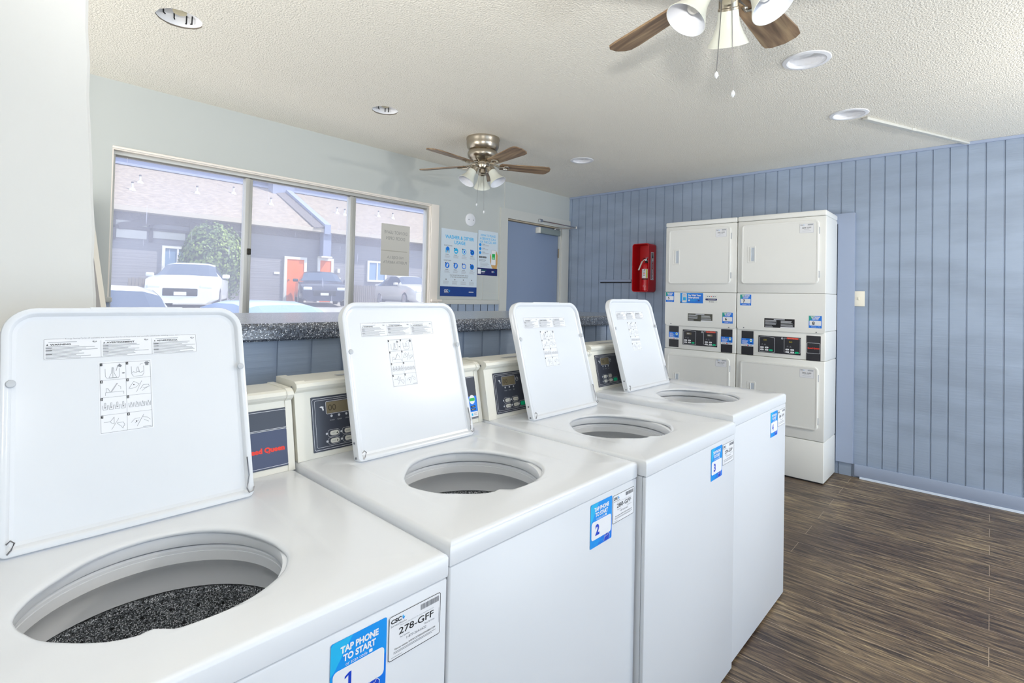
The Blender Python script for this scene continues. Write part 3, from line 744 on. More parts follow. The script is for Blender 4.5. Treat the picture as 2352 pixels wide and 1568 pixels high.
    sub('start_button', lambda q: q.plate(.164, .030, .194, .044, GREENB, .006, .0016))
    s = Sheet((CPX, .5975 - .0006, h + .0005), (1, 0, 0), fv)
    if brand:
        s.plate(.497, .014, .634, .157, PGREY, .002, .001); s.rect(.499, .016, .632, .104, PNAVY, 1, .003)
        s.ring(.499, .108, .630, .153, .0009, PAPER, 2, .004); s.ring(.500, .018, .630, .106, .0009, PAPER, 2, .004)
        s.text('Speed Queen', .573, .060, .0112, RED, 3, w=.098, bold=.06)
    else:
        s.plate(.497, .014, .634, .157, PGREY, .002, .001); s.ring(.499, .016, .632, .155, .0009, PAPER, 1, .004)
        s.rect(.503, .020, .628, .090, BLUE2, 2, .002); s.rect(.503, .020, .628, .038, PAPER, 3, .002)
        for k, t in enumerate(('BEST', 'EXPERIENCE', 'IN THE', 'CSC APP')): s.text(t, .585, .080 - k * .0105, .0072, PAPER, 4, al='R', bold=.03)
        s.circ(.607, .079, .013, PAPER, 4, 24, .0155); s.rect(.595, .074, .619, .084, GREEN, 5, .002)
        for v in (.055, .046): s.rect(.598, v - .003, .619, v + .003, BLACK, 4, .001); s.rect(.602, v - .0008, .615, v + .0008, LGREY, 5)
        s.circ(.588, .029, .0045, ORANGE, 4); s.circ(.584, .029, .0042, RED, 4); s.rect(.598, .025, .605, .033, CYAN, 4); s.rect(.610, .026, .624, .028, LGREY, 4); s.rect(.610, .031, .622, .033, LGREY, 4)
    s.build('brand_panel' if brand else 'app_panel', root_)
    lid_parts(root_, h)
    # stickers on the front
    s = Sheet((.436, -.0001, h - .161), (1, 0, 0), (0, 0, 1)); w, hh = .0945, .104
    s.plate(0, 0, w, hh, BLUE, .003, .0004)
    s.poly([(0, hh * .55), (0, hh - .004), (.004, hh), (.035, hh), (.006, hh * .6)], CYAN, 1)
    s.poly([(.03, .001), (w - .003, .001), (w - .0005, .004), (w - .0005, .05), (.06, .03)], BLUE2, 1)
    s.text('TAP PHONE', w / 2, .089, .0092, PAPER, 2, w=.064, bold=.045); s.text('TO START', w / 2, .076, .0092, PAPER, 2, w=.055, bold=.045)
    s.text('or scan code', w / 2 - .005, .066, .0055, PAPER, 2, w=.036); s.rect(w / 2 + .016, .0635, w / 2 + .022, .0685, PAPER, 2, .001)
    s.rect(.004, .018, w - .004, .0615, PAPER, 2, .007); 
    if num == 1: s.poly([(.029, .027), (.034, .027), (.034, .052), (.030, .052), (.023, .048), (.023, .0445), (.029, .0475)], COBALT, 3)
    else: s.text(str(num), .029, .040, .024, COBALT, 3, bold=.04)
    s.text('PAY CSCGO.com', .036, .0095, .0042, CYAN, 3, w=.036)
    s.poly([(.058, .002), (.061, .013), (.066, .0175), (.078, .0175), (.082, .014), (.080, .002)], COBALT, 3); s.line([(.058, .002), (.061, .013), (.066, .018), (.069, .026), (.073, .028), (.076, .024), (.078, .018), (.083, .013), (.081, .002)], .0008, PAPER, 4)
    s.line([(.062, .012), (.075, .014), (.079, .02)], .0008, PAPER, 4)
    s.build('payment_sticker', root_)
    s = Sheet((.534, -.0001, h - .1315), (1, 0, 0), (0, 0, 1)); w, hh = .105, .071
    s.plate(0, 0, w, hh, PAPER, .004, .0004); s.ring(.0004, .0004, w - .0004, hh - .0004, .0010, BLACK, 1, .004)
    csc_logo(s, .004, .0615, .0062, BLACK, 2, w=.020); s.text('ServiceWorks', .004, .0545, .0028, GREY, 2, al='L', w=.03)
    k = 0; u = .062
    while u < .100:
        d = random.choice((.0006, .001, .0016)); s.rect(u, .057, u + d, .066, GREY, 2); u += d + random.choice((.0006, .0009))
    s.text('Please use this machine ID when reporting service', w / 2 + .003, .0505, .0020, LGREY, 2, w=.068)
    s.text(idn, w / 2 + .002, .0415, .0105, BLACK, 2, w=.070, bold=.008)
    s.text('For Service:', .022, .0315, .0028, GREY, 2, al='L'); s.text('Para Servicio:', .092, .0315, .0028, GREY, 2, al='R')
    s.text('1-877-264-6622', w / 2 + .002, .0255, .0040, GREY, 2, w=.040); s.text('Visit our website: WWW.CSCSERVICEWORKS.COM', w / 2, .0165, .0030, BLACK, 2, w=.082)
    s.rect(.010, .0115, w - .010, .0122, GREY, 2); s.rect(.010, .0095, w - .018, .0102, GREY, 2); s.rect(.006, .0045, .026, .005, GREY, 2); s.rect(w - .0042, .02, w - .0036, .045, LGREY, 2)
    s.build('service_label', root_)
    return root_
YF = .693
washer(0, -.054, YF, .865, 1, '278-GFF', True, False, 'white top-load washer numbered 1, nearest the camera, lid open and speckled basket visible')
washer(1, .6045, YF, .880, 2, '280-GFF', False, True, 'white top-load washer numbered 2 with open lid, between washers 1 and 3')
washer(2, 1.2625, YF - .025, .885, 3, '279-GFF', False, True, 'white top-load washer numbered 3 with open lid, between washers 2 and 4')
washer(3, 1.920, YF - .015, .904, 4, '281-GFF', True, True, 'white top-load washer numbered 4 with open lid, last in the row nearest the dryers')

# ------------------------------------------------------------------ stacked dryers (local x = left to right, y = depth, z up)
def number_sticker(u0, z0, u1, z1, n, name, parent, y=-.0004):
    w, h = u1 - u0, z1 - z0
    s = Sheet((u0, y, z0), (1, 0, 0), (0, 0, 1)); s.plate(0, 0, w, h, BLUE2, .002, .0004)
    s.poly([(0, h * .55), (0, h), (w * .5, h), (w * .1, h * .6)], TEAL, 1)
    s.text('TAP PHONE', w / 2, h * .90, h * .10, PAPER, 2, w=w * .7, bold=.05); s.text('TO START', w / 2, h * .77, h * .10, PAPER, 2, w=w * .55, bold=.05); s.rect(w * .28, h * .66, w * .72, h * .685, PAPER, 2)
    s.rect(w * .05, h * .2, w * .95, h * .6, PAPER, 2, .003); s.text(str(n), w * .36, h * .4, h * .25, BLACK, 3, bold=.03)
    s.rect(w * .2, h * .08, w * .6, h * .11, PAPER, 3); s.line([(w * .7, 0.001), (w * .72, h * .13), (w * .86, h * .13), (w * .88, .001)], .0012, PAPER, 3)
    return s.build(name, parent)
def id_label(u0, z0, u1, z1, idn, parent, y):
    w, h = u1 - u0, z1 - z0
    s = Sheet((u0, y, z0), (1, 0, 0), (0, 0, 1)); s.plate(0, 0, w, h, PAPER, .003, .0004); s.ring(.0005, .0005, w - .0005, h - .0005, .0010, LGREY, 1, .003)
    csc_logo(s, .005, h * .86, .006, GREY, 2, w=.02); s.rect(w * .58, h * .80, w * .95, h * .93, LGREY, 2)
    s.text(idn, w / 2, h * .55, .0105, BLACK, 2, w=w * .66); s.rect(w * .3, h * .36, w * .7, h * .39, LGREY, 2); s.rect(w * .2, h * .2, w * .8, h * .22, LGREY, 2)
    return s.build('service_label', parent)
def dryer_door(x0, z0, x1, z1, parent, hx, hz, idn, lab):
    b = MB()
    def L(i, y, r=.028): return [(p[0], y, p[1]) for p in rrect(x0 + i, z0 + i, x1 - i, z1 - i, max(r - i, .006), 7)]
    b.loft([L(0, -.0005), L(0, -.010), L(.002, -.0135), L(.006, -.0145), L(.012, -.0145), L(.016, -.0130)], DRY, cap1=True, smooth=True)
    d = b.build('dryer_door', parent, sharp=40)
    b = MB(); hw, hh = .030, .066
    def K(i, y): return [(p[0], y, p[1]) for p in rrect(hx - hw + i, hz - hh + i, hx + hw - i, hz + hh - i, .005, 3)]
    b.loft([K(0, -.0131), K(.001, -.0150), K(.005, -.0150), K(.008, -.0140)], DRY, cap1=True, smooth=False)
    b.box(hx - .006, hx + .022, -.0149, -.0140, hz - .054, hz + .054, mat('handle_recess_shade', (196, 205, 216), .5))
    b.box(hx - .008, hx - .002, -.0190, -.0142, hz - .055, hz + .055, DRY, .002)
    b.build('door_handle', d)
    for z in (z0 + .07, z1 - .08):
        b = MB(); b.box(x1 - .001, x1 + .004, -.010, -.001, z - .025, z + .025, LGREY, .001); b.build('door_hinge', d)
    id_label(*lab, idn, d, -.0135)
    return d
def dryer(x, y, W, k, label):
    D = XB - .001 - x - .022
    r = root('stacked_dryer', (x, y, 0), label, 'dryer', 'stacked tumble dryers against the blue wall', rz=-PI / 2)
    H = 2.0; bv = .006
    def case(nm, z0, z1, y0=0, side=DRY):
        b = MB(); b.box(.001, W - .001, y0, D, z0, z1, side, bv); return b.build(nm, r)
    case('lower_cabinet', 0.008, .302, 0); case('lower_dryer_body', .305, .8885, 0)
    case('control_housing', .891, 1.1055, .010)
    b = MB(); pl = rrect(.001, 1.091, W - .001, 1.3835, [.022, .022, .004, .004], 5)
    b.loft([[(p[0], yy, p[1]) for p in (pl if not e else rrect(.001 + e, 1.091 + e, W - .001 - e, 1.3835 - e, [.022, .022, .004, .004], 5))] for yy, e in ((.012, 0), (.002, 0), (0, .002))], DRY, cap1=True, smooth=False)
    b.box(.001, W - .001, .0125, D, 1.108, 1.3835, DRY); sp = b.build('service_panel', r)
    case('upper_dryer_body', 1.3855, 1.9575, 0)
    b = MB(); b.box(0, W, -.004, D, 1.960, H, DRY, .009); b.build('top_cap', r)
    for sx in ((.060, .561), (.056, .569))[k]:
        b = MB(); b.lathe([(.0005, -.002), (.0045, -.002), (.005, 0)], GREY, (sx, 0, 1.106 if sx < .1 else 1.100), 10, 'y', cap0=True); b.build('panel_screw', sp)
    x0, x1 = ((.032, .571), (.034, .582))[k]
    dryer_door(x0, 1.457, x1, 1.930, r, (.106, .112)[k], 1.69, ('282-GFF', '284-GFF')[k], ((.448, 1.845, .538, 1.911), (.454, 1.836, .548, 1.905))[k])
    dryer_door(x0 + .002, .383, x1 + .004, .846, r, (.120, .124)[k], .620, ('283-GFF', '285-GFF')[k], ((.463, .775, .552, .836), (.466, .762, .560, .826))[k])
    # stickers on the service panel
    if k == 0:
        number_sticker(.008, 1.297, .086, 1.383, 5, 'payment_sticker', sp); number_sticker(.508, 1.133, .592, 1.221, 6, 'payment_sticker', sp)
        s = Sheet((.143, -.0004, 1.291), (1, 0, 0), (0, 0, 1)); s.plate(0, 0, .201, .088, BLUE, .003, .0004)
        s.rect(.0, .0, .012, .012, NAVY, 1); s.poly([(.06, .002), (.2, .002), (.2, .085), (.09, .085)], BLUE2, 1)
        s.rect(.018, .006, .058, .084, PAPER, 2, .005); s.rect(.022, .014, .054, .068, SILV, 3); s.rect(.026, .024, .050, .050, CYAN, 4); s.rect(.026, .07, .05, .073, GREY, 4)
        s.text('Pay With Your', .072, .068, .0135, PAPER, 3, al='L', w=.112, bold=.05); s.text('Smartphone', .072, .049, .0135, PAPER, 3, al='L', w=.095, bold=.05)
        s.circ(.080, .024, .008, PAPER, 3); s.lines(.092, .15, .014, .034, 2, CYAN, 3, .4); s.circ(.165, .024, .008, NAVY, 3, 12, .006)
        s.build('payment_banner', sp)
        s = Sheet((.365, -.0004, 1.300), (1, 0, 0), (0, 0, 1)); s.plate(0, 0, .098, .062, mat('dryer_label_clear', (236, 237, 232), .35), .002, .0003)
        s.rect(.0, .018, .098, .034, NAVY2, 1, .007); s.rect(.02, .024, .085, .028, LGREY, 2)
        for j, m_ in enumerate((GREY, NAVY, RED, NAVY, GREY)): s.rect(.014 + j * .016, .048, .022 + j * .016, .054, m_, 1, .002)
        s.circ(.034, .006, .003, BLACK, 1, 10); s.rect(.042, .004, .072, .008, GREY, 1); s.build('support_label', sp)
    else:
        number_sticker(.026, 1.284, .111, 1.371, 7, 'payment_sticker', sp); number_sticker(.520, 1.131, .604, 1.221, 8, 'payment_sticker', sp)
    u0, z0, u1, z1 = ((.214, 1.139, .426, 1.203), (.211, 1.119, .425, 1.189))[k]
    s = Sheet((u0, -.0004, z0), (1, 0, 0), (0, 0, 1)); w, h = u1 - u0, z1 - z0
    s.plate(0, 0, w, h, (mat('label_bronze', (74, 74, 62), .35), BLACK)[k], 0, .0004); s.rect(w * .54, 0, w, h * .13, PAPER, 1)
    s.rect(w * .32, h * .86, w * .68, h * .94, SILV, 1)
    s.lines(.006, w * .42, h * .62, h * .84, 3, SILV, 1, .5, .2); s.lines(.006, w * .42, h * .30, h * .56, 4, LGREY, 1, .6, .1); s.lines(.006, w * .3, h * .04, h * .22, 2, LGREY, 1, .5)
    s.lines(w * .55, w * .95, h * .50, h * .80, 4, SILV, 1, .5, .15); s.lines(w * .55, w * .97, h * .18, h * .42, 4, LGREY, 1, .6, .1)
    s.build('information_label', sp)
    # control area (housing face at y=.010)
    Y0 = .0096
    def strip(u0, u1, z0, z1, brand, box):
        s = Sheet((u0, Y0, z0), (1, 0, 0), (0, 0, 1)); w, h = u1 - u0, z1 - z0
        s.plate(0, 0, w, h, PBLK, .002, .0015)
        a, c_ = box
        a -= z0; c_ -= z0
        if brand:
            s.ring(.003, a, w - .003, c_, .0022, SILV, 1, .005); s.text('Speed Queen', w / 2, (a + c_) / 2, .010, RED, 2, w=w * .82, bold=.06)
        else:
            s.rect(-.001, a, w + .001, c_, BLUE2, 1); s.rect(-.001, a, w + .001, a + .016, PAPER, 2)
            s.text('CSC GO', .006, c_ - .008, .005, PAPER, 2, al='L'); s.lines(.006, w * .62, a + .018, c_ - .014, 4, PAPER, 2, .4, .35)
            s.circ(w * .8, c_ - .015, .010, PAPER, 2, 18, .012); s.circ(w * .8, c_ - .015, .005, GREEN, 3); s.rect(w * .7, a + .02, w * .92, a + .026, NAVY, 2)
            s.rect(w * .1, a + .006, w * .4, a + .009, GREY, 3); s.circ(w * .5, a + .0075, .004, RED, 3, 10); s.circ(w * .62, a + .0075, .004, NAVY, 3, 10); s.rect(w * .72, a + .006, w * .92, a + .009, GREY, 3)
        return s.build('brand_panel' if brand else 'app_panel', r)
    if k == 0:
        strip(.040, .129, .903, 1.086, False, (.970, 1.034)); strip(.497, .588, .894, 1.084, False, (.961, 1.023)); cu, cz = .166, .930
    else:
        strip(.038, .129, .892, 1.081, False, (.959, 1.022)); strip(.504, .597, .883, 1.073, True, (.943, 1.021)); cu, cz = .166, .921
    w, h = .300, .131
    s = Sheet((cu, Y0, cz), (1, 0, 0), (0, 0, 1)); s.plate(0, 0, w, h, PBLK, .002, .0015); s.ring(-.004, -.004, w + .004, h + .004, .003, DRY, 0, .004)
    tri = [(0.008, 0.006), (.008, .118), (.06, .126), (.118, .118), (.118, .006)]
    s.line(tri, .0022, SILV, 1, True)
    tri = [(.186, .016), (.186, .122), (.296, .122), (.296, .016), (.241, .007)]
    s.line(tri, .0022, SILV, 1, True)
    s.circ(.172, .118, .0075, SILV, 1); s.poly([(.168, .115), (.176, .115), (.172, .123)], PBLK, 2)
    s.rect(.205, .116, .284, .128, RED, 2); s.text('SpeedQueen', .245, .122, .0075, mat('ink_pink', (250, 140, 120), .5), 3, w=.07, bold=.03)
    cpn = s.build('control_panel', r)
    for (ox, oz) in ((0, 0), (.181, -.004)):
        for j in range(2):
            s2 = Sheet((cu, Y0 - .0014, cz), (1, 0, 0), (0, 0, 1)); s2.t = 0
        q = Sheet((cu, Y0 - .0017, cz), (1, 0, 0), (0, 0, 1)); q.t = 0; q.plate(.034 + ox, .090 + oz, .078 + ox, .107 + oz, (LCD, PBLK)[k], .001, .0004)
        q.text('88' if not k else '00', .050 + ox, .0985 + oz, .011, (SILV, LCDY)[k], 1, w=.022); q.build('display_screen', cpn)
        for (bu, bz) in ((.028, .040), (.062, .040), (.028, .022), (.062, .022)):
            q = Sheet((cu + ox, Y0 - .0017, cz + oz), (1, 0, 0), (0, 0, 1)); q.t = 0; q.plate(bu - .0125, bz - .006, bu + .0125, bz + .006, PAPER, .004, .0014); q.rect(bu - .004, bz - .001, bu + .004, bz + .001, GREY, 1); q.build('button', cpn)
        q = Sheet((cu + ox, Y0 - .0017, cz + oz), (1, 0, 0), (0, 0, 1)); q.t = 0; q.plate(.080, .015, .106, .028, GREENB, .005, .0016); q.build('start_button', cpn)
        q = Sheet((cu + ox, Y0 - .0017, cz + oz), (1, 0, 0), (0, 0, 1)); q.t = 0
        q.plate(.028, .066, .031, .069, LGREY, 0, .0003); q.plate(.048, .066, .051, .069, LGREY, 0, .0003); q.rect(.023, .060, .036, .063, GREY, 1); q.rect(.043, .058, .056, .063, GREY, 1); q.build('indicator_light', cpn)
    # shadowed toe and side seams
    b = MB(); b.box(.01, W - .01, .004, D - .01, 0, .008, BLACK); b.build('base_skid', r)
    return r
dryer(4.314, 2.130, .617, 0, 'almond white stacked dryer pair carrying numbers 5 and 6, next to the fire extinguisher')
dryer(4.314, 1.508, .628, 1, 'almond white stacked dryer pair carrying numbers 7 and 8, standing before the bare blue wall')

# ------------------------------------------------------------------ ceiling fans
WOODB = mat('fan_blade_wood', (124, 98, 74), .45, vary=((34, 34, 34), (158, 132, 98), .35, .65))
def blade_wood():
    m = bpy.data.materials.new('fan_blade_wood_grain'); m.use_nodes = True
    nt = m.node_tree; N = nt.nodes; L = nt.links; b = N['Principled BSDF']
    uv = N.new('ShaderNodeUVMap'); mp = N.new('ShaderNodeMapping'); mp.inputs['Scale'].default_value = (4, 45, 1); L.new(uv.outputs[0], mp.inputs[0])
    n = N.new('ShaderNodeTexNoise'); n.inputs['Scale'].default_value = 1; n.inputs['Detail'].default_value = 6; n.inputs['Distortion'].default_value = .6; L.new(mp.outputs[0], n.inputs['Vector'])
    r = N.new('ShaderNodeValToRGB'); e = r.color_ramp.elements; e[0].position = .3; e[0].color = lin((92, 72, 55)); e[1].position = .7; e[1].color = lin((172, 146, 112)); x = e.new(.5); x.color = lin((136, 110, 84))
    L.new(n.outputs['Fac'], r.inputs[0]); L.new(r.outputs[0], b.inputs['Base Color']); b.inputs['Roughness'].default_value = .45
    return m
WOODG = blade_wood()
SHADE = mat('frosted_glass_shade', (226, 228, 217), .25, spec=.5)
SHADEIN = mat('frosted_shade_inner', (230, 232, 238), .5)
def fan(cx, cy, a0, label, view):
    r = root('ceiling_fan', (cx, cy, HC), label, 'ceiling fan', 'ceiling fans with wooden blades and three lamps')
    b = MB(); b.lathe([(.118, 0), (.120, -.012), (.116, -.022), (.117, -.045), (.113, -.070), (.102, -.085), (.092, -.088)], NICKEL, n=44, cap0=True)
    b.build('canopy', r)
    b = MB(); b.lathe([(.088, -.086), (.104, -.098), (.110, -.115), (.106, -.135), (.088, -.155), (.060, -.168), (.048, -.174), (.048, -.182), (.052, -.184), (.052, -.188), (.048, -.190)], NICKEL, n=44)
    b.build('motor_housing', r)
    b = MB(); b.lathe([(.046, -.186), (.046, -.205), (.040, -.217), (.026, -.224), (.026, -.250), (.018, -.258), (.0005, -.260)], NICKEL, n=36)
    b.build('switch_housing', r)
    zb = -.192
    for k in range(5):
        M = Matrix.Rotation(R(a0 + 72 * k), 4, 'Z') @ Matrix.Translation((0, 0, zb)) @ Matrix.Rotation(R(-11), 4, 'X')
        pts = []
        w0, w1, x0, x1 = .042, .060, .135, .505
        edge = [(x0, -w0), (x0 + .1, -w0 - .006), (x1 - .06, -w1), (x1 - .02, -w1 + .004), (x1 - .004, -w1 + .022), (x1 + .002, 0.0), (x1 - .012, w1 - .018), (x1 - .03, w1 - .002), (x1 - .06, w1), (x0 + .1, w0 + .006), (x0, w0), (x0 - .012, w0 * .5), (x0 - .012, -w0 * .5)]
        b = MB(); b.M = M; b.loft([[(p[0], p[1], -.0035) for p in edge], [(p[0], p[1], .0035) for p in edge]], WOODG, cap0=True, cap1=True, smooth=False)
        bl = b.build('fan_blade', r)
        uvl = bl.data.uv_layers.new(name='UVMap'); Mi = M.inverted()
        for lp in bl.data.loops:
            q = Mi @ bl.data.vertices[lp.vertex_index].co; uvl.data[lp.index].uv = (q.x, q.y + k * .37)
        b = MB(); b.M = Matrix.Rotation(R(a0 + 72 * k), 4, 'Z')
        b.tube([(.040, 0, -.180), (.07, 0, -.178), (.10, -.008, -.188), (.125, -.014, zb - .008), (.16, -.012, zb - .0075)], [.009, .009, .007, .006, .005], NICKEL, 8)
        b.tube([(.10, .004, -.187), (.125, .016, zb - .004), (.165, .014, zb - .003)], [.006, .005, .004], NICKEL, 8)
        b.M = M; b.lathe([(.0005, -.009), (.006, -.008), (.008, -.004)], NICKEL, (.175, .018, 0), 10, cap0=True); b.lathe([(.0005, -.009), (.006, -.008), (.008, -.004)], NICKEL, (.175, -.018, 0), 10, cap0=True)
        b.tube([(.155, -.02, -.006), (.185, -.022, -.0065), (.200, 0, -.0065), (.185, .022, -.0065), (.155, .02, -.006)], .0045, NICKEL, 6)
        b.build('blade_iron', bl)
    for k in range(3):
        az = view + 2 * PI * k / 3
        M = Matrix.Rotation(az, 4, 'Z')
        d = MB(); d.M = M; d.tube([(.02, 0, -.213), (.045, 0, -.213), (.058, 0, -.217), (.064, 0, -.224)], .009, NICKEL, 10)
        Ms = M @ Matrix.Translation((.060, 0, -.214)) @ Matrix.Rotation(R(-32), 4, 'Y')
        d.M = Ms; d.lathe([(.012, .004), (.024, 0), (.028, -.004), (.028, -.026), (.030, -.028), (.030, -.034), (.026, -.036)], NICKEL, n=28)
        d.lathe([(.0005, -.002), (.004, -.002), (.004, .002)], NICKEL, (.030, 0, -.018), 8, 'x', cap0=True)
        arm = d.build('lamp_arm', r)
        d = MB(); d.M = Ms
        outp = [(.026, -.024), (.030, -.045), (.032, -.065), (.036, -.080), (.044, -.100), (.054, -.119), (.0595, -.130)]
        d.lathe(outp + [(.0605, -.132), (.0590, -.1325)], SHADE, n=40)
        d.lathe([(.0590, -.1325)] + [(p[0] - .003, p[1]) for p in outp[::-1]] + [(.0005, -.026)], SHADEIN, n=40)
        d.build('lamp_shade', arm)
        d = MB(); d.M = Ms; d.lathe([(.0005, -.10), (.014, -.097), (.022, -.082), (.021, -.066), (.012, -.048), (.011, -.030)], mat('bulb_glass', (240, 236, 226), .3), n=20); d.build('bulb', arm)
    for (dx, dy, zl) in ((-.030, .020, -.47), (.012, -.012, -.52)):
        b = MB(); b.tube([(dx * .6, dy * .6, -.258), (dx, dy, zl)], .0011, STEEL, 5); b.lathe([(.0005, zl + .004), (.005, zl - .002), (.006, zl - .010), (.0005, zl - .018)], SHADEIN, (dx, dy, 0), 10); b.build('pull_chain', r)
    return r
vd = math.atan2(2.583, 2.463)
fan(2.546, 2.67, 40, 'whole brushed-nickel ceiling fan with wooden blades, hanging in front of the window wall', vd)
fan(1.50, .56, 70.5, 'nearer ceiling fan with frosted bell lamps, cut off by the top edge of the picture', math.atan2(.55, 1.47))

# ------------------------------------------------------------------ recessed cans, conduit, switch
CANIN = mat('can_inner_white', (250, 251, 254), .5)
labs = ['open ceiling hole without trim, upper left of the picture', 'open ceiling hole without trim, between the left hole and the ceiling fan', 'large recessed ceiling light with white trim ring beside the nearer fan', 'recessed ceiling light with trim ring at the end of the white conduit', 'small far recessed ceiling light right of the farther ceiling fan']
for (x, y, rr, trim), lb in zip(CANS, labs):
    r = root('recessed_light', (x, y, HC), lb, 'ceiling light', 'recessed ceiling lights')
    b = MB(); b.lathe([(rr + .004, .004), (rr + .002, .012), (rr + .002, .045), (rr * .8, .060), (.0005, .062)], CANIN, n=40); b.build('can_housing', r)
    if trim:
        b = MB(); b.lathe([(rr - .002, .006), (rr - .001, -.003), (rr + .004, -.006), (rr + .020, -.004), (rr + .023, -.0005)], PAPER, n=44); b.build('trim_ring', r)
        b = MB(); b.lathe([(.034, .061), (.036, .045), (.030, .03), (.012, .022), (.0005, .021)], CANIN, n=24); b.build('bulb', r)
        b = MB(); b.box(-.02, .02, rr * .35, rr * .9, .040, .043, SKIN, .001); b.build('socket_bracket', r)
    else:
        b = MB(); b.lathe([(.0005, .025), (.024, .025), (.028, .04), (.028, .061)], mat('socket_beige', (200, 190, 160), .5), n=20); b.build('socket', r)
        for (aa, hh) in ((2.2, .03), (1.6, .035), (1.0, .05), (.7, .05)):
            b = MB(); ux, uy = math.cos(aa) * (rr - .006), math.sin(aa) * (rr - .006)
            b.tube([(ux, uy, .058), (ux * .98, uy * .98, .058 - hh * .8), (ux * .88, uy * .88, .045 - hh * .6)], .0028, BLACK, 6); b.build('mounting_clip', r)
        b = MB(); b.lathe([(rr + .001, .0), (rr + .0018, .003), (rr + .0015, .007)], mat('cut_drywall_edge', (120, 112, 100), .8), n=40); b.build('cut_edge', r)
b = MB()
CONDM = mat('conduit_paint', (206, 206, 200), .5)
p0, p1 = Vector((3.70, .56, 0)), Vector((4.697, .12, 0)); d = (p1 - p0); ln_ = d.length; ang = math.atan2(d.y, d.x)
b.M = Matrix.Translation((p0.x, p0.y, HC)) @ Matrix.Rotation(ang, 4, 'Z')
b.box(.0, ln_ * .40, -.016, .016, -.018, -.0005, CONDM, .003); b.box(ln_ * .40, ln_ * .44, -.018, .018, -.019, -.0005, CONDM, .003); b.box(ln_ * .44, ln_ * .80, -.013, .013, -.015, -.0005, CONDM, .003)
b.box(ln_ * .80, ln_ * .83, -.015, .015, -.017, -.0005, CONDM, .003); b.box(ln_ * .83, ln_ - .002, -.013, .013, -.015, -.0005, CONDM, .003)
tag(b.build('wiring_conduit'), 'white surface conduit running along the ceiling from a round light to the blue wall', 'conduit')
sw = root('light_switch', (XB, .737, 1.356), 'almond light switch plate on the blue wall right of the dryers', 'light switch')
b = MB(); b.box(-.007, -.0005, -.036, .036, -.058, .058, mat('switch_almond', (240, 234, 218), .4), .003); b.build('switch_plate', sw)
b = MB(); b.box(-.016, -.0072, -.005, .005, -.010, .012, MATS['switch_almond'], .002); b.build('toggle', sw)

# ------------------------------------------------------------------ fire extinguisher in red cabinet
cb = root('extinguisher_cabinet', (XB, 2.511, 1.385), 'red plastic wall cabinet lettered FIRE left of the dryers', 'extinguisher cabinet')
W2, HH, DP = .090, .475, .15
# local: wall at x=0, opening toward -x, y left/right, z up
b = MB()
def CL(i, x, rr=.028): return [(x, -p[0], p[1]) for p in rrect(-W2 + i, i, W2 - i, HH - i, max(rr - i, .008), 6)]
b.loft([CL(0, -.001), CL(0, -DP + .004), CL(.0015, -DP), CL(.007, -DP), CL(.0085, -DP + .003), CL(.010, -.012)], REDP, cap1=True, smooth=True)
b.build('cabinet_shell', cb, sharp=40)
b = MB(); b.box(-.05, -.0125, -.075, -.03, .05, .42, REDP, .004); b.build('back_rib', cb)
s = Sheet((-.030, -W2 - .0008, .125), (-1, 0, 0), (0, 0, 1)); 
s = Sheet((-.108, -W2 - .0004, .120), (1, 0, 0), (0, 0, 1)); s.plate(0, 0, .058, .27, PAPER, .002, .0004)
s.rect(.006, .006, .052, .264, mat('sign_grey', (150, 150, 150), .5), 1); s.rect(.020, .008, .050, .215, REDP, 2, .012)
for k, t in enumerate('FIRE'): s.text(t, .035, .188 - k * .052, .040, PAPER, 3, w=.024 if t != 'I' else .007, bold=.06)
s.poly([(.028, .215), (.048, .215), (.038, .25)], BLACK, 2)
s.build('fire_sign', cb)
ex = root('fire_extinguisher', (XB - .085, 2.480, 1.3965), 'red fire extinguisher with white label standing inside the red wall cabinet', 'fire extinguisher')
b = MB(); b.lathe([(.036, 0), (.0405, .004), (.0405, .235), (.036, .255), (.022, .27), (.014, .276)], REDM, n=36, cap0=True)
b.lathe([(.0408, .112), (.0408, .121)], BLACK, n=36); b.build('cylinder', ex)
b = MB(); nn = 22; a0_, a1_ = R(115), R(275)
rad = .0411
for (z0, z1, m_) in ((.125, .215, PAPER),):
    b.loft([[(rad * math.cos(a0_ + (a1_ - a0_) * i / nn), rad * math.sin(a0_ + (a1_ - a0_) * i / nn), z) for i in range(nn + 1)] for z in (z0, z1)], m_, closed=False)
rad = .0414
def arc(a, c, z0, z1, m_):
    b.loft([[(rad * math.cos(R(a) + (R(c) - R(a)) * i / 6), rad * math.sin(R(a) + (R(c) - R(a)) * i / 6), z) for i in range(7)] for z in (z0, z1)], m_, closed=False)
arc(205, 222, .128, .212, mat('ink_lime', (215, 230, 90), .4)); arc(180, 196, .203, .209, BLACK)
for z in (.15, .165, .18, .193): arc(165, 190, z, z + .006, GREY if z != .165 else RED)
for z in (.14, .155, .17, .185): arc(226, 262, z, z + .003, LGREY)
rad = .0412
b.add([(rad * math.cos(R(165)), rad * math.sin(R(165)), .060), (rad * math.cos(R(165)), rad * math.sin(R(165)), .036), (rad * math.cos(R(205)) * 1.01, rad * math.sin(R(205)) * 1.01, .048)], [(0, 1, 2)], PAPER)
b.build('extinguisher_label', ex)
b = MB(); b.lathe([(.013, .27), (.013, .30), (.010, .31)], BLACK, n=18); b.tube([(0, 0, .30), (0, 0, .325)], .010, CHROME, 10)
b.tube([(-.005, 0, .315), (-.02, .012, .318), (-.035, .02, .312)], .006, CHROME, 8); b.lathe([(.0005, -.006), (.010, -.005), (.011, .004)], CHROME, (-.018, -.005, .305), 14, 'x', cap0=True); b.build('valve', ex)
b = MB()
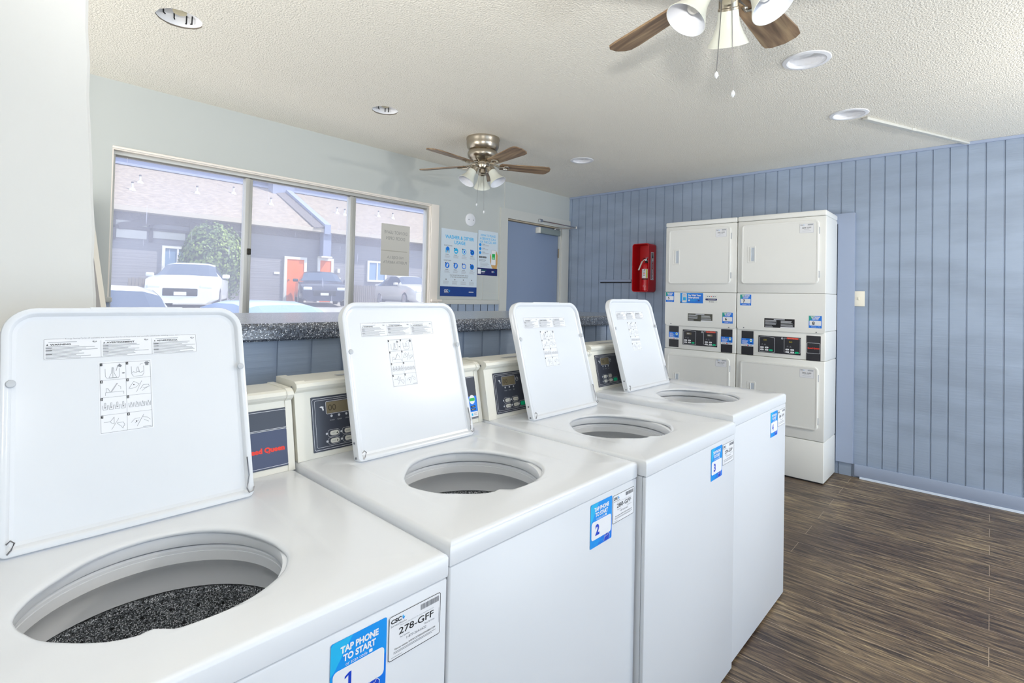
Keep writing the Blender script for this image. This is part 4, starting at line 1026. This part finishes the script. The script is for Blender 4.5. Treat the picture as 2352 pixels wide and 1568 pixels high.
b.loft([[(-.012, .010, .312), (-.012, -.004, .312), (-.012, -.004, .316), (-.012, .010, .316)], [(-.024, .040, .285), (-.024, .026, .290), (-.024, .028, .294), (-.024, .042, .289)], [(-.030, .074, .205), (-.030, .060, .203), (-.030, .060, .207), (-.030, .074, .209)]], mat('handle_grey', (205, 200, 190), .4, metal=.4), cap0=True, cap1=True, smooth=False); b.build('carry_lever', ex)
b = MB(); b.tube([(0, -.01, .322), (-.01, -.035, .345), (-.012, -.05, .352)], [.005, .006, .004], CHROME, 8); b.tube([(-.004, -.016, .30), (-.012, -.032, .275), (-.012, -.036, .24)], [.006, .007, .006], mat('hose_grey', (120, 125, 110), .6), 8); b.build('squeeze_lever', ex)

# ------------------------------------------------------------------ outside
ASPH = mat('asphalt', (150, 150, 152), .9, bump=((20, 20, 20), .3, .01), vary=((1.2, 1.2, 1.2), (170, 168, 165), .4, .6))
def gz(y):
    t = min(1, max(0, (y - 10.5) / 8.5)); return -.30 + 1.02 * t * t * (3 - 2 * t) + max(0, y - 19) * .02
BOUNCEM = mat('pale_bounce_ground', (222, 214, 200), .8, bump=((30, 30, 30), .2, .004))
b = MB(); b.box(-30, 60, 3.69, 7.2, gz(5) - .1, gz(5) + .012, BOUNCEM); struct(b.build('bounce_slab'))  # added unseen pale strip, reflects sunlight up through the window onto the ceiling
b = MB(); ys = [3.68, 5, 8, 10, 11, 12, 13, 14, 15, 16, 17, 18, 19, 20, 22, 24.5, 40]
b.loft([[(-30, y, gz(y)), (60, y, gz(y))] for y in ys], ASPH, closed=False); g_ = struct(b.build('ground'))
SID = mat('grey_lap_siding', (138, 138, 146), .7, bump=((.3, .3, 14), .5, .03, 1))
SHG = mat('tan_roof_shingles', (158, 147, 136), .9, bump=((9, 9, 30), .5, .03, 2), vary=((5, 5, 16), (136, 126, 118), .4, .6))
SHGD = mat('grey_shake', (112, 108, 112), .9, bump=((9, 9, 9), .7, .05, 3))
FASC = mat('tan_fascia', (186, 176, 162), .6); TIMB = mat('timber_grey', (96, 92, 96), .7); PANL = mat('stucco_pale', (202, 202, 200), .7)
ORD = mat('orange_door', (238, 120, 72), .5); OWH = mat('outdoor_white_trim', (226, 226, 224), .5); OGL = mat('outdoor_window_glass', (120, 150, 185), .15)
UPW = mat('pale_blue_siding', (112, 124, 156), .6, bump=((.2, .2, 3.2), .6, .05, 1))
BG = root('apartment_building', (0, 24, gz(24)), 'long low building with tan shingle roof and orange doors across the parking lot', 'building')
GZ = gz(24)
def part(nm, fn, parent=BG):
    q = MB(); q.M = Matrix.Translation((0, -24, -GZ)); fn(q); return q.build(nm, parent)
part('wall', lambda q: q.box(-8, 40, 24, 24.3, GZ - .3, 4.45, SID))
def roof(q):
    q.add([(-8, 23.45, 4.33), (40, 23.45, 4.33), (40, 28.4, 6.80), (-8, 28.4, 6.80), (-8, 23.45, 4.23), (40, 23.45, 4.23), (40, 28.4, 6.65), (-8, 28.4, 6.65)], [(0, 1, 2, 3), (5, 4, 7, 6), (4, 5, 1, 0), (1, 5, 6, 2), (4, 0, 3, 7), (3, 2, 6, 7)], SHG)
part('roof', roof)
part('fascia', lambda q: q.box(-8, 40, 23.40, 23.448, 4.18, 4.36, FASC))
part('soffit', lambda q: q.box(-8, 40, 23.45, 24, 4.18, 4.225, FASC))
part('frieze_band', lambda q: (q.box(-8, 12.0, 23.93, 24, 3.86, 4.175, SHGD), q.box(12.4, 40, 23.93, 24, 3.8, 4.175, SHGD)))
part('upper_storey_wall', lambda q: q.box(-8, 40, 28.45, 28.8, 6.2, 9.6, UPW))
part('ridge_flashing', lambda q: q.box(-8, 40, 28.3, 28.449, 6.80, 6.90, mat('flashing_blue', (150, 160, 190), .5)))
PAR = mat('parapet_paint', (138, 148, 176), .6)
def parapet(q):
    q.loft([[(x, 23.3, 4.1), (x, 23.3, 4.55), (x, 28.3, 7.05), (x, 28.3, 6.6)] for x in (11.95, 12.25)], PAR, cap0=True, cap1=True, smooth=False)
part('parapet_wall', parapet)
part('parapet_skirt', lambda q: q.loft([[(x, 23.35, 4.28 + d), (x, 28.25, 6.72 + d), (x, 28.25, 6.76 + d), (x, 23.35, 4.34 + d)] for x, d in ((11.45, .02), (11.949, .12))], SHGD, cap0=True, cap1=True, smooth=False))
part('chimney', lambda q: q.box(11.25, 12.4, 27.7, 28.3, 6.2, 8.4, PAR))
part('corner_post', lambda q: (q.box(12.02, 12.42, 23.55, 23.92, 3.05, 4.18, PAR), q.box(11.95, 12.5, 23.55, 23.95, 2.98, 3.05, OWH)))
part('half_timber_panel', lambda q: (q.box(4.02, 5.0, 23.94, 23.998, 3.68, 4.15, PANL), q.box(4.05, 5.0, 23.94, 23.998, 3.2, 3.52, PANL), q.box(5.2, 6.3, 23.94, 23.998, 3.28, 3.56, PANL), q.box(7.4, 8.45, 23.94, 23.998, 3.75, 4.16, PANL)))
def beams(q):
    for x in (3.9, 5.08, 6.45): q.box(x, x + .12, 23.90, 23.939, 3.1, 4.17, TIMB)
    q.box(3.9, 6.6, 23.90, 23.939, 3.56, 3.66, TIMB)
    for (xa, za, xb, zb) in ((4.1, 3.62, 6.2, 4.18), (6.5, 4.18, 8.4, 3.7)):
        d = Vector((xb - xa, zb - za)).normalized(); n_ = Vector((-d.y, d.x)) * .12
        q.prism([(xa + n_.x, za + n_.y), (xa - n_.x, za - n_.y), (xb - n_.x, zb - n_.y), (xb + n_.x, zb + n_.y)], .03, TIMB, 'y', 23.865)
part('timber_beams', beams)
for (x0, x1, zt, m_, hw) in ((10.46, 11.27, 2.82, ORD, 1), (12.07, 12.64, 2.86, ORD, 0)):
    d_ = part('entry_door', lambda q: q.box(x0, x1, 23.93, 23.99, GZ + .02, zt, m_))
    part('door_trim', lambda q: (q.box(x0 - .13, x0, 23.90, 23.99, GZ, zt + .12, OWH), q.box(x1, x1 + .13, 23.90, 23.99, GZ, zt + .12, OWH), q.box(x0, x1, 23.90, 23.99, zt, zt + .12, OWH)), d_)
    part('door_knob', lambda q: q.lathe([(.0005, -.06), (.03, -.05), (.03, 0)], TIMB, (x0 + .09, 23.93, 1.85), 12, 'y'), d_)
for (x0, x1, z0, z1, nmull) in ((5.62, 6.5, 1.1, 2.92, 1), (14.78, 15.75, 2.02, 2.93, 1), (21.0, 22.2, 1.9, 2.9, 1)):
    w_ = part('window', lambda q: (q.box(x0 - .1, x0, 23.90, 23.99, z0 - .1, z1 + .1, OWH), q.box(x1, x1 + .1, 23.90, 23.99, z0 - .1, z1 + .1, OWH), q.box(x0, x1, 23.90, 23.99, z1, z1 + .1, OWH), q.box(x0, x1, 23.90, 23.99, z0 - .1, z0, OWH), q.box((x0 + x1) / 2 - .03, (x0 + x1) / 2 + .03, 23.91, 23.99, z0, z1, OWH)))
    part('pane', lambda q: q.box(x0, x1, 23.95, 23.985, z0, z1, OGL), w_)
part('wall_lamp', lambda q: q.box(12.98, 13.10, 23.88, 23.99, 2.3, 2.5, OWH))
part('house_number', lambda q: q.box(12.95, 13.2, 23.97, 23.99, 1.98, 2.06, OWH)); part('house_number', lambda q: q.box(9.9, 10.15, 23.97, 23.99, 2.1, 2.2, OWH))
for (x, y, z) in ((5.2, 26.3, 6.2), (4.75, 25.3, 5.25), (7.25, 26.0, 5.78), (9.0, 26.7, 6.3), (10.45, 25.9, 5.3), (14.0, 26, 6.2), (14.4, 25.9, 5.35), (16.9, 26.5, 6.0), (17.9, 26.5, 6.2)):
    zr = 4.33 + (y - 23.45) * .499
    part('roof_vent', lambda q: (q.lathe([(.13, zr - .05), (.08, zr + .06), (.035, zr + .09), (.035, zr + .30), (.0005, zr + .30)], OWH, (x, y, 0), 12), q.lathe([(.045, zr + .27), (.045, zr + .33), (.0005, zr + .33)], TIMB, (x, y, 0), 12)))
# picket fence pieces
FENC = mat('grey_picket', (128, 122, 118), .8)
def fence(x0, x1, y, zt, label):
    fr = root('picket_fence', (x0, y, gz(y)), label, 'fence')
    q = MB()
    n_ = int((x1 - x0) / .11)
    for k in range(n_): q.box(k * .11, k * .11 + .085, -.012, .012, 0, zt - gz(y) + .04 * (k % 2), FENC)
    q.build('pickets', fr)
    q = MB(); q.box(0, x1 - x0, .0125, .05, .15, .22, FENC); q.box(0, x1 - x0, .0125, .05, zt - gz(y) - .25, zt - gz(y) - .18, FENC); q.build('fence_rail', fr)
fence(13.4, 15.3, 23.75, 1.68, 'grey picket fence between the dark car and the beige car at right')
fence(4.4, 5.55, 23.6, 1.68, 'grey picket fence left of the white car, before the far building')
# shrubs
def leafmat(nm, a, c): return mat(nm, a, .6, vary=((3.5, 3.5, 3.5), c, .35, .65))
LEAF = leafmat('shrub_leaves', (70, 98, 62), (128, 150, 70)); CORE = mat('shrub_shadow', (40, 58, 44), .9)
def shrub(cx, cy, z0, rx, rz, n, label, ls=.10, colm=LEAF):
    r = root('shrub', (cx, cy, z0), label, 'shrub')
    q = MB(); prof = []
    for i in range(13):
        t = i / 12; a = PI * t; prof.append((max(.001, rx * .90 * math.sin(a) ** .8), rz * (1 - math.cos(a)) * .97 + .02))
    q.lathe(prof, CORE, n=24); q.build('foliage_core', r)
    q = MB()
    for i in range(n):
        u = random.uniform(-1, 1); th = random.uniform(0, 2 * PI); s_ = math.sqrt(1 - u * u) ** .8
        k = random.uniform(.90, 1.04) * (1 + .05 * math.sin(th * 5 + u * 4))
        p = Vector((rx * s_ * math.cos(th) * k, rx * s_ * math.sin(th) * k, rz + rz * u * k))
        nn_ = Vector((s_ * math.cos(th), s_ * math.sin(th), u)); rv = Vector((random.uniform(-1, 1), random.uniform(-1, 1), random.uniform(-1, 1)))
        t1 = nn_.cross(rv).normalized(); t2 = (nn_ + rv * .7).cross(t1).normalized(); s2 = ls * random.uniform(.6, 1.2)
        q.add([tuple(p - t1 * s2 * .5), tuple(p + t2 * s2 * .35), tuple(p + t1 * s2 * .5), tuple(p - t2 * s2 * .35)], [(0, 1, 2, 3)], colm)
    q.build('leaves', r)
shrub(6.95, 22.6, gz(22.5), 1.10, 1.55, 5200, 'large rounded green shrub behind the white car, in the first window pane', .13)
shrub(18.2, 23.0, gz(23), .72, .85, 2200, 'smaller yellow-green shrub beyond the beige car in the third window pane', .10, leafmat('shrub_leaves_light', (120, 145, 84), (190, 200, 120)))

# cars
TIRE = mat('tyre', (42, 42, 46), .8); RIM = mat('wheel_rim', (170, 172, 178), .3, metal=.6); CGL = mat('car_glass', (58, 74, 100), .08); HL = mat('headlamp', (225, 230, 238), .15); TL_ = mat('tail_lamp', (200, 40, 40), .3)
def car(x, y, yaw, col, label, k=1.0, hz=1.0, glass=CGL):
    P_ = mat('car_paint_%d_%d_%d' % col, col, .25, coat=.6, spec=.6)
    r = root('parked_car', (x, y, gz(y)), label, 'car', 'parked cars outside the window', rz=yaw)
    S = [(2.35, .60, .78, .70), (2.28, .74, .84, .76), (1.95, .88, .90, .80), (1.45, .96, .91, .82), (.95, 1.01, .92, .80), (.62, 1.18, .92, .72), (.25, 1.37, .92, .66), (-.15, 1.44, .92, .63), (-.75, 1.44, .92, .62), (-1.2, 1.36, .92, .62), (-1.6, 1.17, .92, .66), (-1.85, 1.07, .91, .76), (-2.2, 1.03, .86, .78), (-2.35, .86, .78, .72)]
    def sec(s, o=0.0):
        x_, zt, w, wt = s; zb = min(zt - .03, .93)
        h = [(w * .80, .20), (w, .32), (w + o, .62), (w * .98 + o, zb), (wt + o, zt - .035 * (zt > 1.1) - .01), (wt * .72, zt + o), (0, zt + .012 + o)]
        h = [(a * k, c_ * hz if c_ > .35 else c_) for a, c_ in h]
        return [(x_, a, c_) for a, c_ in h] + [(x_, -a, c_) for a, c_ in h[-2::-1]]
    q = MB(); q.loft([sec(s) for s in S], P_, cap0=True, cap1=True, smooth=True); body = q.build('body', r, sharp=60)
    def win(nm, i0, i1, j0, j1, both=False):
        q = MB()
        for a in range(i0, i1):
            A, B = sec(S[a], .006), sec(S[a + 1], .006)
            for (p, p2) in ((j0, j1),) + (((12 - j1, 12 - j0),) if both else ()):
                for j in range(p, p2): q.add([A[j], A[j + 1], B[j + 1], B[j]], [(0, 1, 2, 3)], glass, True)
        q.build(nm, r)
    win('windshield', 4, 6, 4, 8); win('rear_window', 9, 11, 4, 8)
    win('side_window', 5, 7, 3, 4); win('side_window', 7, 10, 3, 4); win('side_window', 5, 7, 8, 9); win('side_window', 7, 10, 8, 9)
    for wx in (1.42, -1.38):
        for sy in (1, -1):
            q = MB(); q.lathe([(.0005, .0), (.2, 0), (.31, .015), (.33, .05), (.33, .2), (.0005, .2)], TIRE, n=24, axis='y'); q.lathe([(.0005, -.012), (.06, -.012), (.20, -.004), (.215, .004)], RIM, n=20, axis='y')
            o = q.build('wheel', r, loc=(wx, sy * .925 * k, .33)); 
            if sy == 1: o.rotation_euler = (0, 0, PI)
    for sy in (1, -1):
        q = MB(); q.box(2.22, 2.345, sy * .62 * k - .16, sy * .62 * k + .16, .62 * hz, .74 * hz, HL, .03); q.build('headlamp', r)
        q = MB(); q.box(-2.36, -2.25, sy * .66 * k - .14, sy * .66 * k + .14, .74 * hz, .88 * hz, TL_, .03); q.build('tail_lamp', r)
        q = MB(); q.box(.60, .76, sy * 1.0 * k - .10, sy * 1.0 * k + .10, .96 * hz, 1.08 * hz, P_, .03); q.build('wing_mirror', r)
    q = MB(); q.box(2.30, 2.362, -.42 * k, .42 * k, .40, .62 * hz, mat('grille_dark', (50, 52, 58), .5), .02); q.build('grille', r)
    q = MB(); q.box(2.36, 2.37, -.15, .15, .42, .52, OWH); q.box(-2.372, -2.355, -.15, .15, .62, .74, OWH); q.build('licence_plate', r)
    return r
car(5.15, 18.7, R(-112), (226, 230, 236), 'white sedan parked nose-on before the rounded shrub, in the first window pane')
car(10.75, 21.3, R(-112), (52, 56, 74), 'dark sedan parked before the orange doors in the middle window pane')
car(15.0, 20.7, R(-100), (206, 204, 200), 'beige-white sedan parked at the right in the third window pane')
car(3.72, 8.9, R(-80), (176, 204, 236), 'nearest pale blue car roof showing low in the middle window pane', glass=mat('car_glass_blue', (120, 150, 190), .1))
car(1.35, 9.0, R(-95), (205, 208, 212), 'silver car at the lower left corner of the first window pane', hz=1.14)

# ------------------------------------------------------------------ light
w = bpy.data.worlds.new('sky'); SC.world = w; w.use_nodes = True
bg = w.node_tree.nodes['Background']; bg.inputs[0].default_value = (.72, .83, 1.0, 1); bg.inputs[1].default_value = SKY
def light(nm, kind, loc, energy, col=(1, 1, 1), size=None, size_y=None, rot=None, look=None):
    l = bpy.data.lights.new(nm, kind); l.energy = energy; l.color = col
    if kind == 'AREA':
        l.shape = 'RECTANGLE'; l.size = size; l.size_y = size_y
    elif kind == 'POINT': l.shadow_soft_size = size
    elif kind == 'SUN': l.angle = size
    o = bpy.data.objects.new(nm, l); COL.objects.link(o); o.location = loc
    if look is not None: o.rotation_euler = Vector(look).to_track_quat('-Z', 'Y').to_euler()
    return o
light('sun', 'SUN', (10, -5, 20), SUN, (1, .95, .86), R(.6), look=(-.50, .34, -.80))
light('rear_opening_daylight', 'AREA', ((OX0 + OX1) / 2, YBK - .06, (OZ0 + OZ1) / 2), REAR, (.50, .72, 1.0), OX1 - OX0, OZ1 - OZ0, look=(0, 1, 0))
light('rear_fill_uplight', 'AREA', (3.0, -2.2, .3), UPFILL, (.83, .92, 1.0), 2.5, 1.5, look=(.1, .5, 1))  # added fill aimed up from behind the camera, no real source there
light('side_fill_light', 'AREA', (XL - .05, 2.55, 1.25), LEFT, (1.0, .97, .92), 1.3, 1.6, look=(1, 0, .3))  # added fill for the far blue wall, dryers and ceiling
light('camera_flash', 'POINT', (-.02, -.04, 1.60), FLASH, (1, .985, .95), .045)
fl = light('camera_flash_head', 'SPOT', (-.03, -.05, 1.64), SPOT, (1, .985, .95), look=(.62, .58, .98)); fl.data.spot_size = R(118); fl.data.spot_blend = 1.0; fl.data.shadow_soft_size = .05
light('ceiling_lamp_bulb', 'POINT', (3.1, -1.15, 2.10), BULB, (1, .93, .82), .07)

# ------------------------------------------------------------------ camera
cam = bpy.data.cameras.new('camera'); co = bpy.data.objects.new('camera', cam); COL.objects.link(co); SC.camera = co
f, yaw, pitch, roll, cy_, H_, cx_ = 1186.9, .8218, .017, .0222, 660.1, 1.3153, 1173.2
fw = Vector((math.sin(yaw) * math.cos(pitch), math.cos(yaw) * math.cos(pitch), math.sin(pitch)))
rt = Vector((math.cos(yaw), -math.sin(yaw), 0)); up = rt.cross(fw)
r2 = rt * math.cos(roll) + up * math.sin(roll); u2 = up * math.cos(roll) - rt * math.sin(roll)
co.matrix_world = Matrix(((r2.x, u2.x, -fw.x, 0), (r2.y, u2.y, -fw.y, 0), (r2.z, u2.z, -fw.z, H_), (0, 0, 0, 1)))
cam.sensor_width = 36; cam.lens = f * 36 / 2352; cam.shift_x = (1176 - cx_) / 2352; cam.shift_y = -(784 - cy_) / 2352
cam.clip_start = .02; cam.clip_end = 200

SC.view_settings.view_transform = 'Standard'; SC.view_settings.look = 'None'; SC.view_settings.gamma = 1
SC.view_settings.use_curve_mapping = False; SC.view_settings.exposure = EXPO
SC.cycles.use_denoising = True
try: SC.cycles.denoiser = 'OPENIMAGEDENOISE'
except Exception: pass
SC.cycles.max_bounces = 10; SC.cycles.diffuse_bounces = 6; SC.cycles.transparent_max_bounces = 16
SC.cycles.sample_clamp_indirect = 6
